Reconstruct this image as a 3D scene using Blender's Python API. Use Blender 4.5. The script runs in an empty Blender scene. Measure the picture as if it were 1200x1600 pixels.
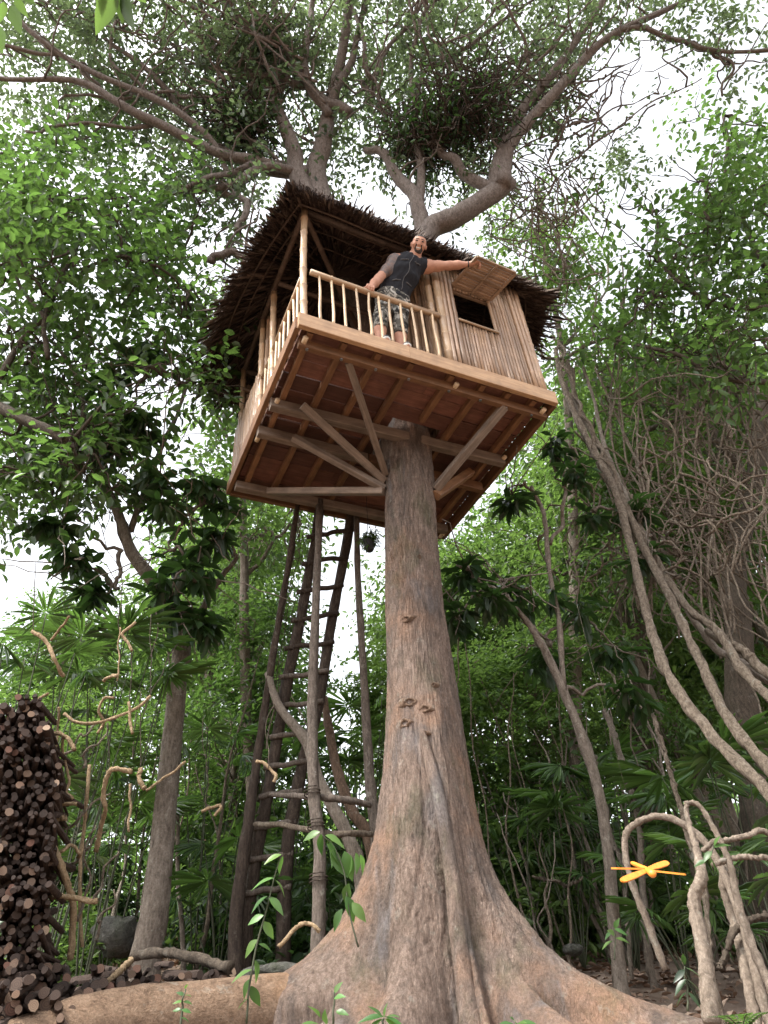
import bpy, math, random
import numpy as np
from mathutils import Vector, Matrix

random.seed(7)
rng = np.random.default_rng(11)
sc = bpy.context.scene
col = sc.collection

# ------------------------------------------------------------------ camera
CZ = 1.3                                   # camera height above the ground it stands on
FPX, PITCH, ROLL, YAW = 1119.4, math.radians(37.29), math.radians(-4.70), math.radians(26.66)
_cp, _sp = math.cos(PITCH), math.sin(PITCH)
FWD = np.array([0, _cp, _sp]); _u = np.array([0, -_sp, _cp]); _r = np.array([1.0, 0, 0])
RGT = math.cos(ROLL) * _r + math.sin(ROLL) * _u
UPV = -math.sin(ROLL) * _r + math.cos(ROLL) * _u
cam_d = bpy.data.cameras.new('camera'); cam = bpy.data.objects.new('camera', cam_d); col.objects.link(cam)
cam_d.sensor_fit = 'VERTICAL'; cam_d.sensor_height = 24.0; cam_d.lens = 24.0 * FPX / 1600.0
cam_d.clip_start = 0.05; cam_d.clip_end = 3000
M3 = Matrix((RGT, UPV, -FWD)).transposed()
cam.matrix_world = Matrix.Translation((0, 0, CZ)) @ M3.to_4x4()
sc.camera = cam

# ------------------------------------------------------------------ sky and sun
SUN_EL, SUN_AZ = math.radians(58), math.radians(236)   # azimuth from +Y, clockwise: high on the left, a little behind the camera
w = bpy.data.worlds.new('World'); sc.world = w; w.use_nodes = True
nt = w.node_tree; bg = nt.nodes['Background']
sky = nt.nodes.new('ShaderNodeTexSky'); sky.sky_type = 'NISHITA'; sky.sun_disc = False
sky.sun_elevation = SUN_EL; sky.sun_rotation = SUN_AZ; sky.dust_density = 4.0; sky.air_density = 1.2
hs = nt.nodes.new('ShaderNodeHueSaturation'); hs.inputs['Saturation'].default_value = 0.18
nt.links.new(sky.outputs[0], hs.inputs['Color']); nt.links.new(hs.outputs[0], bg.inputs['Color'])
bg.inputs['Strength'].default_value = 0.15
sd = bpy.data.lights.new('sun', 'SUN'); sd.energy = 1.4; sd.angle = math.radians(12); sd.color = (1.0, 0.95, 0.87)
so = bpy.data.objects.new('sun', sd); col.objects.link(so); so.location = (0, -5, 20)
sdir = Vector((math.sin(SUN_AZ) * math.cos(SUN_EL), math.cos(SUN_AZ) * math.cos(SUN_EL), math.sin(SUN_EL)))
so.rotation_euler = sdir.to_track_quat('Z', 'Y').to_euler()
sc.view_settings.view_transform = 'Standard'; sc.view_settings.look = 'None'
sc.view_settings.exposure = 1.88; sc.view_settings.gamma = 1.0
sc.cycles.max_bounces = 6; sc.cycles.diffuse_bounces = 4; sc.cycles.glossy_bounces = 2
sc.cycles.transmission_bounces = 4; sc.cycles.transparent_max_bounces = 4
sc.cycles.caustics_reflective = False; sc.cycles.caustics_refractive = False
sc.cycles.sample_clamp_indirect = 6

# ------------------------------------------------------------------ places: a sight line cut at a distance
O3 = np.array([0, 0, CZ])
def ray(x, y): return FWD + RGT * (x - 600) / FPX + UPV * (800 - y) / FPX
def PY(x, y, Y): d = ray(x, y); return d * (Y / d[1]) + O3
def PZ(x, y, z): d = ray(x, y); return d * (z / d[2]) + O3          # z above the camera
def proj(P):
    P = np.atleast_2d(P) - O3; d = P @ FWD
    return np.stack([600 + FPX * (P @ RGT) / d, 800 - FPX * (P @ UPV) / d, d], -1)
HS = 0.65
HA = np.array([-.896, 6.0, 7.6926]) * HS + O3
HW, HD = 4.008 * HS, 3.6478 * HS
E1 = np.array([math.cos(YAW), math.sin(YAW), 0]); E2 = np.array([-math.sin(YAW), math.cos(YAW), 0]); EZ = np.array([0, 0, 1.0])
def H(a, b, h): return HA + a * E1 + b * E2 + h * EZ                # a along the front, b to the back, h up

_gy = [-200, -30, 0, 2, 3.2, 4.3, 5.5, 7, 9, 12, 20, 60, 200, 400]
_gz = [-2, -.6, 0, .35, .85, 1.15, 1.3, 1.62, 2.15, 2.75, 3.6, 6.5, 12, 16]
def ground_z(x, y):
    x = np.asarray(x, float); y = np.asarray(y, float)
    z = np.interp(y, _gy, _gz) - 0.05 * np.clip(x, -8, 8) * np.clip((y - 1) / 4, 0, 1)
    z = z + 0.06 * np.sin(x * 1.3 + y * .7) * np.sin(y * 1.1 - x * .4) + 0.025 * np.sin(x * 4.1 + 1) * np.sin(y * 3.7)
    return z

# ------------------------------------------------------------------ materials
def new_mat(name):
    m = bpy.data.materials.new(name); m.use_nodes = True
    t = m.node_tree; b = t.nodes['Principled BSDF']
    return m, t, b
def nd(t, kind, **kw):
    n = t.nodes.new('ShaderNode' + kind)
    for k, v in kw.items():
        if k in n.inputs: n.inputs[k].default_value = v
        else: setattr(n, k, v)
    return n
def ramp(t, fac, stops):
    r = t.nodes.new('ShaderNodeValToRGB'); e = r.color_ramp.elements
    while len(e) < len(stops): e.new(0.5)
    for el, (p, c) in zip(e, stops): el.position = p; el.color = (*c, 1) if len(c) == 3 else c
    t.links.new(fac, r.inputs[0]); return r.outputs[0]
def coords(t, scale, kind='Object', obj=None):
    tc = t.nodes.new('ShaderNodeTexCoord'); mp = t.nodes.new('ShaderNodeMapping'); mp.inputs['Scale'].default_value = scale
    t.links.new(tc.outputs[kind], mp.inputs[0]); return mp.outputs[0]
def noise(t, vec, scale, detail=4, rough=.6, dist=0):
    n = nd(t, 'TexNoise', Scale=scale, Detail=detail, Roughness=rough, Distortion=dist); t.links.new(vec, n.inputs['Vector']); return n.outputs['Fac']
def mixc(t, fac, a, b, mode='MIX'):
    m = t.nodes.new('ShaderNodeMix'); m.data_type = 'RGBA'; m.blend_type = mode
    if isinstance(fac, (int, float)): m.inputs[0].default_value = fac
    else: t.links.new(fac, m.inputs[0])
    for i, v in ((6, a), (7, b)):
        if isinstance(v, tuple): m.inputs[i].default_value = (*v, 1)
        else: t.links.new(v, m.inputs[i])
    return m.outputs[2]
def bump(t, b, h, strength=.5, dist=.02):
    n = nd(t, 'Bump', Strength=strength, Distance=dist); t.links.new(h, n.inputs['Height']); t.links.new(n.outputs[0], b.inputs['Normal'])
def obj_random(t): return t.nodes.new('ShaderNodeObjectInfo').outputs['Random']

def bark_mat(name, dark, mid, light, scale=(6, 6, 1.2), moss=None, red=None, bs=.6, lichen=0.0):
    m, t, b = new_mat(name); v = coords(t, scale); v1 = coords(t, (1, 1, 1))
    n1 = noise(t, v, 5, 8, .7, .4); n2 = noise(t, v, 22, 6, .7)
    c = ramp(t, n1, [(.3, dark), (.5, mid), (.72, light)])
    c = mixc(t, ramp(t, n2, [(.35, (.45,) * 3), (.65, (1.1,) * 3)]), (0, 0, 0), c) if False else c
    big = noise(t, v1, 1.6, 4, .6)
    if red: c = mixc(t, ramp(t, big, [(.50, (0,) * 3), (.66, (.75,) * 3)]), c, red)
    if name == 'bark_big':      # damp grey stains running down the bark, plus a blue-grey sheen painted as colour
        st = noise(t, coords(t, (2.2, 2.2, .55)), 2.0, 6, .7, .6); c = mixc(t, ramp(t, st, [(.47, (0,) * 3), (.62, (.62,) * 3)]), c, (.105, .088, .078)); st2 = noise(t, coords(t, (1.6, 1.6, .4)), 2.6, 5, .6, .3); c = mixc(t, ramp(t, st2, [(.58, (0,) * 3), (.70, (.5,) * 3)]), c, (.30, .285, .29))
    spots = noise(t, v1, 9, 5, .7)
    if lichen: c = mixc(t, ramp(t, spots, [(.60, (0,) * 3), (.68, (lichen,) * 3)]), c, (.42, .40, .34))
    if moss: c = mixc(t, ramp(t, noise(t, coords(t, (1.3, 1.3, .6)), 2.3, 6, .65), [(.55, (0,) * 3), (.75, (.6,) * 3)]), c, moss)
    n3 = noise(t, v1, 55, 4, .75); fine = mixc(t, n2, (.45,) * 3, (1.45,) * 3); c = mixc(t, .85, c, fine, 'MULTIPLY'); c = mixc(t, .7, c, ramp(t, n3, [(.35, (.62,) * 3), (.6, (1.12,) * 3)]), 'MULTIPLY')
    t.links.new(c, b.inputs['Base Color']); b.inputs['Roughness'].default_value = .85
    b.inputs['Specular IOR Level'].default_value = .25
    hsum = nd(t, 'Math', operation='ADD'); t.links.new(n1, hsum.inputs[0]); t.links.new(n2, hsum.inputs[1])
    bump(t, b, hsum.outputs[0], bs, .045)
    return m
def wood_mat(name, dark, light, axis=0, rough=.6, var=.35, grain=1.0):
    m, t, b = new_mat(name)
    s = [14, 14, 14]; s[axis] = 1.0
    v = coords(t, tuple(s)); n1 = noise(t, v, 3 * grain, 6, .65, .5)
    c = ramp(t, n1, [(.3, dark), (.7, light)])
    r = obj_random(t); br = nd(t, 'MapRange'); t.links.new(r, br.inputs[0]); br.inputs[3].default_value = 1 - var; br.inputs[4].default_value = 1 + var
    cc = nd(t, 'CombineColor'); 
    for i in range(3): t.links.new(br.outputs[0], cc.inputs[i])
    c = mixc(t, 1.0, c, cc.outputs[0], 'MULTIPLY')
    st = noise(t, coords(t, (2, 2, 2)), 3, 4, .6); c = mixc(t, ramp(t, st, [(.45, (0,) * 3), (.75, (.5,) * 3)]), c, tuple(x * .5 for x in dark))
    t.links.new(c, b.inputs['Base Color']); b.inputs['Roughness'].default_value = rough
    bump(t, b, n1, .25, .006); return m
def leaf_mat(name, c1, c2, c3, trans=(.16, .30, .04), rough=.42, tmix=.42, spec=.5):
    m, t, b = new_mat(name)
    at = nd(t, 'Attribute', attribute_name='rnd')
    c = ramp(t, at.outputs['Fac'], [(.0, c1), (.45, c2), (.9, c3)])
    hv = nd(t, 'HueSaturation', Saturation=.9); t.links.new(c, hv.inputs['Color'])
    mr = nd(t, 'MapRange'); t.links.new(obj_random(t), mr.inputs[0]); mr.inputs[3].default_value = .48; mr.inputs[4].default_value = .515
    t.links.new(mr.outputs[0], hv.inputs['Hue']); c = hv.outputs[0]
    mv = nd(t, 'MapRange'); wn = nd(t, 'TexWhiteNoise', noise_dimensions='1D'); t.links.new(obj_random(t), wn.inputs['W']); t.links.new(wn.outputs['Value'], mv.inputs[0]); mv.inputs[3].default_value = .7; mv.inputs[4].default_value = 1.3; t.links.new(mv.outputs[0], hv.inputs['Value'])
    t.links.new(c, b.inputs['Base Color']); b.inputs['Roughness'].default_value = rough
    b.inputs['Specular IOR Level'].default_value = spec
    tr = nd(t, 'BsdfTranslucent')
    tc = mixc(t, at.outputs['Fac'], tuple(x * .55 for x in trans), tuple(min(1, x * 1.3) for x in trans)); t.links.new(tc, tr.inputs['Color'])
    mx = nd(t, 'MixShader'); mx.inputs[0].default_value = tmix
    t.links.new(b.outputs[0], mx.inputs[1]); t.links.new(tr.outputs[0], mx.inputs[2])
    t.links.new(mx.outputs[0], t.nodes['Material Output'].inputs['Surface'])
    return m
def plain(name, c, rough=.6, var=0.0, scale=8, c2=None, bs=.2, metal=0):
    m, t, b = new_mat(name); n = noise(t, coords(t, (1, 1, 1)), scale, 5, .6)
    c2 = c2 or tuple(x * .6 for x in c)
    t.links.new(ramp(t, n, [(.35, c2), (.65, c)]), b.inputs['Base Color']); b.inputs['Roughness'].default_value = rough
    b.inputs['Metallic'].default_value = metal
    bump(t, b, n, bs, .01); return m

MT = {}
MT['bark_big'] = bark_mat('bark_big', (.14, .098, .075), (.285, .208, .165), (.43, .33, .27), (7, 7, 1.6), moss=(.09, .11, .045), red=(.40, .235, .15), bs=.85, lichen=.4)
MT['bark_root'] = bark_mat('bark_root', (.15, .095, .062), (.29, .19, .125), (.39, .275, .19), (3, 3, 4), red=(.40, .235, .13), bs=.8, lichen=.35)
MT['bark_limb'] = bark_mat('bark_limb', (.095, .076, .066), (.20, .165, .145), (.30, .26, .23), (6, 6, 2.0), bs=.6, lichen=.25)
MT['bark_grey'] = bark_mat('bark_grey', (.10, .078, .06), (.22, .18, .145), (.34, .29, .24), (6, 6, 2.0), bs=.6, lichen=.6)
MT['bark_dark'] = bark_mat('bark_dark', (.04, .03, .022), (.09, .07, .052), (.16, .125, .095), (8, 8, 2.0), bs=.6, lichen=.2)
MT['bark_brown'] = bark_mat('bark_brown', (.07, .045, .03), (.17, .11, .075), (.27, .18, .125), (6, 6, 2.0), bs=.6, lichen=.35)
MT['liana'] = bark_mat('liana', (.085, .062, .045), (.27, .21, .155), (.46, .39, .31), (8, 8, 3.0), bs=1.0, lichen=.75)
MT['root_grey'] = bark_mat('root_grey', (.105, .080, .060), (.225, .178, .138), (.34, .28, .225), (7, 7, 4), bs=.5, lichen=.5)
MT['cut_liana'] = bark_mat('cut_liana', (.30, .20, .10), (.52, .37, .22), (.64, .49, .32), (12, 12, 12), bs=.8)
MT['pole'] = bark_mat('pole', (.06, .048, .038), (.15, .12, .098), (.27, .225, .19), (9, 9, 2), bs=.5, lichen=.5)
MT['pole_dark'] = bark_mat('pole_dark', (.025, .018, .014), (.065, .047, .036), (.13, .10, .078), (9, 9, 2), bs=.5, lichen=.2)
MT['fascia'] = wood_mat('fascia', (.31, .175, .09), (.53, .34, .19), 0, .5, .08)
MT['new_wood'] = wood_mat('new_wood', (.14, .066, .030), (.25, .13, .065), 0, .55, .2)
MT['plank'] = wood_mat('plank', (.115, .046, .031), (.215, .095, .064), 0, .6, .45)
MT['old_wood'] = wood_mat('old_wood', (.115, .082, .060), (.25, .19, .148), 0, .75, .2)
MT['bamboo'] = wood_mat('bamboo', (.245, .15, .092), (.43, .29, .19), 2, .38, .28, .6)
MT['bamboo_post'] = wood_mat('bamboo_post', (.30, .19, .11), (.56, .39, .24), 2, .38, .12, .6)
MT['stick'] = wood_mat('stick', (.45, .31, .18), (.68, .51, .33), 2, .5, .15)
MT['roof_pole'] = wood_mat('roof_pole', (.045, .028, .019), (.10, .065, .045), 0, .7, .3)  # darker copy of the rafter wood, under-roof shade put into its colour
MT['rafter'] = wood_mat('rafter', (.16, .10, .06), (.30, .20, .13), 0, .6, .3)
MT['bolt'] = plain('bolt', (.55, .55, .56), .3, metal=1.0)
MT['ground'] = None
def ground_mat():
    m, t, b = new_mat('ground'); v = coords(t, (1, 1, 1))
    n1 = noise(t, v, 1.3, 6, .6); n2 = noise(t, v, 14, 6, .7)
    c = ramp(t, n1, [(.35, (.12, .08, .058)), (.55, (.21, .155, .118)), (.7, (.30, .23, .185))])
    c = mixc(t, ramp(t, n2, [(.4, (0,) * 3), (.7, (.7,) * 3)]), c, (.10, .06, .04))
    t.links.new(c, b.inputs['Base Color']); b.inputs['Roughness'].default_value = .95; bump(t, b, n2, .6, .04); return m
MT['ground'] = ground_mat()
MT['litter'] = leaf_mat('litter', (.12, .07, .042), (.24, .155, .10), (.38, .28, .20), trans=(.2, .1, .05), rough=.7, tmix=.12, spec=.3)
MT['rock'] = bark_mat('rock', (.045, .044, .038), (.12, .115, .10), (.20, .195, .175), (3, 3, 3), moss=(.06, .085, .03), bs=.9, lichen=.3)
MT['leaf_small'] = leaf_mat('leaf_small', (.038, .056, .036), (.062, .090, .048), (.10, .135, .062), trans=(.17, .24, .095), tmix=.45)
MT['leaf_mid'] = leaf_mat('leaf_mid', (.020, .045, .014), (.037, .080, .022), (.072, .13, .034), trans=(.14, .265, .05), tmix=.46)
MT['leaf_bright'] = leaf_mat('leaf_bright', (.030, .066, .018), (.056, .112, .027), (.105, .175, .042), trans=(.175, .30, .06), tmix=.47)
MT['leaf_dark'] = leaf_mat('leaf_dark', (.016, .036, .014), (.026, .058, .020), (.045, .09, .028), trans=(.075, .17, .03), tmix=.30, rough=.36)
MT['leaf_palm'] = leaf_mat('leaf_palm', (.030, .066, .018), (.052, .115, .028), (.09, .175, .04), trans=(.15, .30, .05), tmix=.32, rough=.35)
MT['leaf_plant'] = leaf_mat('leaf_plant', (.04, .11, .02), (.06, .15, .03), (.10, .21, .04), trans=(.16, .34, .05), tmix=.35, rough=.38)

# ------------------------------------------------------------------ mesh building
class MB:
    def __init__(s): s.v = []; s.f = []; s.m = []; s.n = 0
    def add(s, v, f, m=0):
        v = np.asarray(v, float); s.v.append(v); s.f += [tuple(i + s.n for i in q) for q in f]; s.m += [m] * len(f); s.n += len(v); return s
    def beam(s, p0, p1, w, h, up=(0, 0, 1), m=0, taper=1.0):
        p0 = np.asarray(p0, float); p1 = np.asarray(p1, float); d = p1 - p0; d /= np.linalg.norm(d)
        x = np.cross(d, up); x /= np.linalg.norm(x); y = np.cross(x, d)
        v = []; c = min(w, h) * .10
        for p, k in ((p0, 1.0), (p1, taper)):
            W, Hh = w / 2 * k, h / 2 * k
            for a, b in ((-W + c, -Hh), (W - c, -Hh), (W, -Hh + c), (W, Hh - c), (W - c, Hh), (-W + c, Hh), (-W, Hh - c), (-W, -Hh + c)):
                v.append(p + x * a + y * b)
        f = [(i, (i + 1) % 8, 8 + (i + 1) % 8, 8 + i) for i in range(8)] + [tuple(range(7, -1, -1)), tuple(range(8, 16))]
        return s.add(v, f, m)
    def tube(s, pts, rad, n=8, m=0, cap=True, squash=None):
        pts = np.asarray(pts, float); k = len(pts)
        rad = np.broadcast_to(np.asarray(rad, float), (k,))
        tg = np.gradient(pts, axis=0); tg /= np.maximum(np.linalg.norm(tg, axis=1, keepdims=True), 1e-9)
        ref = np.array([0, 0, 1.0]) if abs(tg[0][2]) < .9 else np.array([1.0, 0, 0])
        x = np.cross(tg[0], ref); x /= np.linalg.norm(x); v = []
        th = np.linspace(0, 2 * math.pi, n, endpoint=False)
        for i in range(k):
            x = x - tg[i] * (x @ tg[i]); x /= np.linalg.norm(x); y = np.cross(tg[i], x)
            v.append(pts[i] + rad[i] * (np.cos(th)[:, None] * x + np.sin(th)[:, None] * y))
        v = np.concatenate(v)
        f = [(i * n + j, i * n + (j + 1) % n, (i + 1) * n + (j + 1) % n, (i + 1) * n + j) for i in range(k - 1) for j in range(n)]
        if cap: f += [tuple(range(n - 1, -1, -1)), tuple(range((k - 1) * n, k * n))]
        return s.add(v, f, m)
    def mesh(s, name, mats, off=(0, 0, 0), smooth=True):
        me = bpy.data.meshes.new(name); v = np.concatenate(s.v) - np.asarray(off)
        me.from_pydata(v.tolist(), [], s.f)
        for m in (mats if isinstance(mats, (list, tuple)) else [mats]): me.materials.append(m)
        if any(s.m): me.polygons.foreach_set('material_index', s.m)
        if smooth: me.polygons.foreach_set('use_smooth', [True] * len(me.polygons))
        me.update(); return me
def spline(pts, n=24):
    """Catmull-Rom through the points"""
    p = np.asarray(pts, float)
    if len(p) < 3: return np.linspace(p[0], p[-1], n)
    q = np.vstack([2 * p[0] - p[1], p, 2 * p[-1] - p[-2]]); out = []
    t = np.linspace(0, len(p) - 1, n)
    for u in t:
        i = min(int(u), len(p) - 2); u -= i
        a, b, c, d = q[i], q[i + 1], q[i + 2], q[i + 3]
        out.append(.5 * ((2 * b) + (c - a) * u + (2 * a - 5 * b + 4 * c - d) * u * u + (3 * b - a - 3 * c + d) * u ** 3))
    return np.array(out)
def wobble(pts, amp, f=1.0):
    p = np.array(pts, float); k = len(p); s = np.linspace(0, 1, k)
    for ax in range(3):
        for j in range(1, 4): p[:, ax] += amp / j * math.sin(random.uniform(0, 6.28)) * np.sin(s * math.pi * 2 * j * f + random.uniform(0, 6.28)) * np.minimum(1, np.minimum(s, 1 - s) * 6)
    return p
def link(name, me, parent=None, at=None):
    o = bpy.data.objects.new(name, me); col.objects.link(o)
    if parent is not None: o.parent = parent
    if at is not None: o.location = at
    return o
def tag(o, label, cat, group=None, kind=None):
    if label: o['label'] = label
    if cat: o['category'] = cat
    if group: o['group'] = group
    if kind: o['kind'] = kind
    return o
def wpos(o):
    p = np.array(o.location)
    while o.parent is not None: o = o.parent; p = p + np.array(o.location)
    return p
def thing(name, label, cat, loc=(0, 0, 0), group=None):
    o = bpy.data.objects.new(name, None); col.objects.link(o); o.location = loc; o.empty_display_size = .1
    return tag(o, label, cat, group)
def part(name, mb, mat, parent, smooth=True, kind=None, label=None):
    """a mesh given in world coordinates, hung under its thing"""
    o = link(name, mb.mesh(name, mat, wpos(parent), smooth), parent)
    if kind: o['kind'] = kind
    if label: o['label'] = label
    return o
def single(name, mb, mat, loc, label, cat, group=None, kind=None, smooth=True):
    o = link(name, mb.mesh(name, mat, loc, smooth), None, loc); return tag(o, label, cat, group, kind)
def copy_tree(o, parent=None):
    c = o.copy(); col.objects.link(c)
    if parent is not None: c.parent = parent
    for ch in o.children: copy_tree(ch, c)
    return c

# ------------------------------------------------------------------ leaves in bulk
_LT = np.array([[0, 0, 0], [-.46, .30, .10], [-.42, .66, .10], [0, 1, -.10], [.42, .66, .10], [.46, .30, .10]])
def unit(a): return a / np.maximum(np.linalg.norm(a, axis=-1, keepdims=True), 1e-9)
def leaf_arrays(P, D, N, L, W, fold=1.0):
    D = unit(D); X = unit(np.cross(D, N)); Z = np.cross(X, D)
    L = np.broadcast_to(L, (len(P),)); W = np.broadcast_to(W, (len(P),))
    T = _LT
    V = P[:, None] + X[:, None] * (T[None, :, 0:1] * W[:, None, None]) + D[:, None] * (T[None, :, 1:2] * L[:, None, None]) \
        + Z[:, None] * (np.where(T[None, :, 1:2] == 1, T[None, :, 2:3] * L[:, None, None], T[None, :, 2:3] * W[:, None, None] * 1.6) * fold)
    return V.reshape(-1, 3)
def leaf_mesh(name, V, mat, rnd=None, off=(0, 0, 0)):
    n = len(V) // 6; me = bpy.data.meshes.new(name)
    me.vertices.add(n * 6); me.vertices.foreach_set('co', (V - np.asarray(off)).astype(np.float32).ravel())
    idx = (np.arange(n)[:, None] * 6 + np.array([0, 1, 2, 3, 0, 3, 4, 5])[None]).astype(np.int32).ravel()
    me.loops.add(n * 8); me.loops.foreach_set('vertex_index', idx)
    me.polygons.add(n * 2); me.polygons.foreach_set('loop_start', np.arange(0, n * 8, 4, dtype=np.int32))
    me.update(calc_edges=True)
    if rnd is None: rnd = rng.random(n)
    a = me.attributes.new('rnd', 'FLOAT', 'POINT'); a.data.foreach_set('value', np.repeat(rnd, 6).astype(np.float32))
    me.materials.append(mat); return me
def rdir(n):
    v = rng.normal(size=(n, 3)); return unit(v)
def twig_leaves(C, nl, L, aspect=.42, droop=.25, out=None, seg=5.0):
    """sprays of nl leaves on short twigs that start at each point of C"""
    n = len(C); d = rdir(n); d[:, 2] = d[:, 2] * .45 - droop
    if out is not None: d = d + out * .8
    d = unit(d); side = unit(np.cross(d, np.array([0, 0, 1.0]) + rng.normal(size=(n, 3)) * .3))
    s = (np.arange(nl) + .5) / nl; sg = np.where(np.arange(nl) % 2 == 0, 1.0, -1.0)
    P = C[:, None] + d[:, None] * (s[None, :, None] * L * seg) + rng.normal(size=(n, nl, 3)) * L * .25
    D = d[:, None] * .55 + side[:, None] * (sg[None, :, None] * .8) + rng.normal(size=(n, nl, 3)) * .35 + np.array([0, 0, -.30])
    N = np.array([0, 0, 1.0]) + rng.normal(size=(n, nl, 3)) * .45
    P = P.reshape(-1, 3); D = D.reshape(-1, 3); N = N.reshape(-1, 3); k = len(P)
    LL = L * rng.uniform(.65, 1.25, k)
    return leaf_arrays(P, D, N, LL, LL * aspect * rng.uniform(.8, 1.2, k)), np.clip(np.repeat(rng.random(n), nl) * .55 + rng.random(k) * .45, 0, 1)
def whorl_leaves(C, nl, L, aspect=.30):
    """rosettes of long leaves round each twig tip, hanging"""
    n = len(C); th = (np.arange(nl) * 2.4)[None] + rng.random((n, 1)) * 6.28
    el = rng.uniform(-1.25, .15, (n, nl))
    D = np.stack([np.cos(th) * np.cos(el), np.sin(th) * np.cos(el), np.sin(el)], -1) + rng.normal(size=(n, nl, 3)) * .15
    P = C[:, None] + D * L * .10 + rng.normal(size=(n, nl, 3)) * L * .08
    N = np.array([0, 0, 1.0]) + rng.normal(size=(n, nl, 3)) * .2
    P = P.reshape(-1, 3); D = D.reshape(-1, 3); N = N.reshape(-1, 3); k = len(P); LL = L * rng.uniform(.7, 1.2, k)
    return leaf_arrays(P, D, N, LL, LL * aspect), np.repeat(rng.random(n), nl) * .5 + rng.random(k) * .5
def blob_points(blobs, density, clump=.35, subs=9):
    """points spread in clumps through a set of balls (centre, radius triple)"""
    out = []; dirs = []
    for c, r in blobs:
        r = np.broadcast_to(np.asarray(r, float), (3,)); n = max(6, int(density * (r[0] * r[1] * r[2]) ** (2 / 3) * 10))
        k = max(3, int(subs * (r.mean() / .8)))
        sc_ = rdir(k) * (rng.random((k, 1)) ** .45) * .8
        pick = rng.integers(0, k, n); p = sc_[pick] + rng.normal(size=(n, 3)) * clump * .62
        l = np.linalg.norm(p, axis=1, keepdims=True); p = np.where(l > 1.1, p / l * 1.1 * rng.random((n, 1)) ** .3, p)
        out.append(np.asarray(c) + p * r); dirs.append(unit(p + rng.normal(size=(n, 3)) * .2))
    return np.concatenate(out), np.concatenate(dirs)
def crown(name, blobs, density, L, mat, parent, kind='twig', nl=9, aspect=.42, droop=.25, keep=None, clump=.35):
    C, out = blob_points(blobs, density, clump)
    if keep is not None:
        k = keep(C); C = C[k]; out = out[k]
    V, r = twig_leaves(C, nl, L, aspect, droop, out) if kind == 'twig' else whorl_leaves(C, nl, L, aspect)
    o = link(name, leaf_mesh(name, V, mat, r, wpos(parent)), parent); o['kind'] = 'stuff'; return o
def limbs(mb, start, r0, targets, r1=.012, wob=.12, n=14, seg=6):
    for t in targets:
        p = spline([start, (np.asarray(start) * .45 + np.asarray(t) * .55) + np.array([0, 0, .12]) , t], n); p = wobble(p, wob)
        mb.tube(p, np.linspace(r0, r1, n), seg)
# ================================================================== the setting: ground
def make_ground():
    xs = np.concatenate([np.linspace(-300, -14, 16), np.linspace(-12, 12, 121), np.linspace(14, 300, 16)])
    ys = np.concatenate([np.linspace(-150, -6, 12), np.linspace(-5, 20, 126), np.linspace(22, 400, 20)])
    X, Y = np.meshgrid(xs, ys); Z = ground_z(X, Y)
    Z += np.where((abs(X) < 13) & (Y < 21), rng.normal(size=X.shape) * .012, 0)
    V = np.stack([X, Y, Z], -1).reshape(-1, 3); nx = len(xs)
    mb = MB(); mb.add(V, [(j * nx + i, j * nx + i + 1, (j + 1) * nx + i + 1, (j + 1) * nx + i) for j in range(len(ys) - 1) for i in range(nx - 1)])
    o = link('ground', mb.mesh('ground', MT['ground'])); o['kind'] = 'structure'
make_ground()
def litter():
    n = 26000; x = rng.uniform(-7, 8, n); y = rng.uniform(1.5, 15, n)
    P = np.stack([x, y, ground_z(x, y) + rng.uniform(.004, .04, n)], -1)
    D = rdir(n); D[:, 2] *= .25; N = np.array([0, 0, 1.0]) + rng.normal(size=(n, 3)) * .35
    L = rng.uniform(.05, .13, n)
    o = link('leaf_litter', leaf_mesh('leaf_litter', leaf_arrays(P, D, N, L, L * .45), MT['litter']))
    tag(o, 'brown fallen leaves strewn over the forest floor', 'leaf litter', kind='stuff')
litter()
def rock(p, s, label, seed):
    r = np.random.default_rng(seed); th = np.linspace(0, 2 * math.pi, 30, endpoint=False); ph = np.linspace(-.5 * math.pi, .5 * math.pi, 17)
    th = th; T, Ph = np.meshgrid(th, ph); d = np.stack([np.cos(T) * np.cos(Ph), np.sin(T) * np.cos(Ph), np.sin(Ph)], -1)
    rad = 1 + sum(.16 / k * np.sin(d @ r.normal(size=3) * 2.2 * k + r.uniform(0, 6)) for k in range(1, 6))
    rad = np.minimum(rad, 1.06) + sum(.035 / k * np.sin(d @ r.normal(size=3) * 7 * k + r.uniform(0, 6)) for k in range(1, 5))
    V = (d * rad[..., None] * np.asarray(s)).reshape(-1, 3) + p
    mb = MB(); mb.add(V, [(j * 30 + i, j * 30 + (i + 1) % 30, (j + 1) * 30 + (i + 1) % 30, (j + 1) * 30 + i) for j in range(16) for i in range(30)])
    single('rock', mb, MT['rock'], p, label, 'rock', 'boulders on the slope')
for px, py, Y, s, lb in [(185, 1462, 7.4, (.26, .2, .17), 'rounded grey boulder left of the leaning bare trunk'),
                         (895, 1484, 7.6, (.09, .08, .05), 'small stone on the bare slope right of the big trunk'),
                         (425, 1520, 5.9, (.22, .12, .06), 'flat grey rock behind the long left root')]:
    rock(PY(px, py, Y), s, lb, px)

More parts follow.
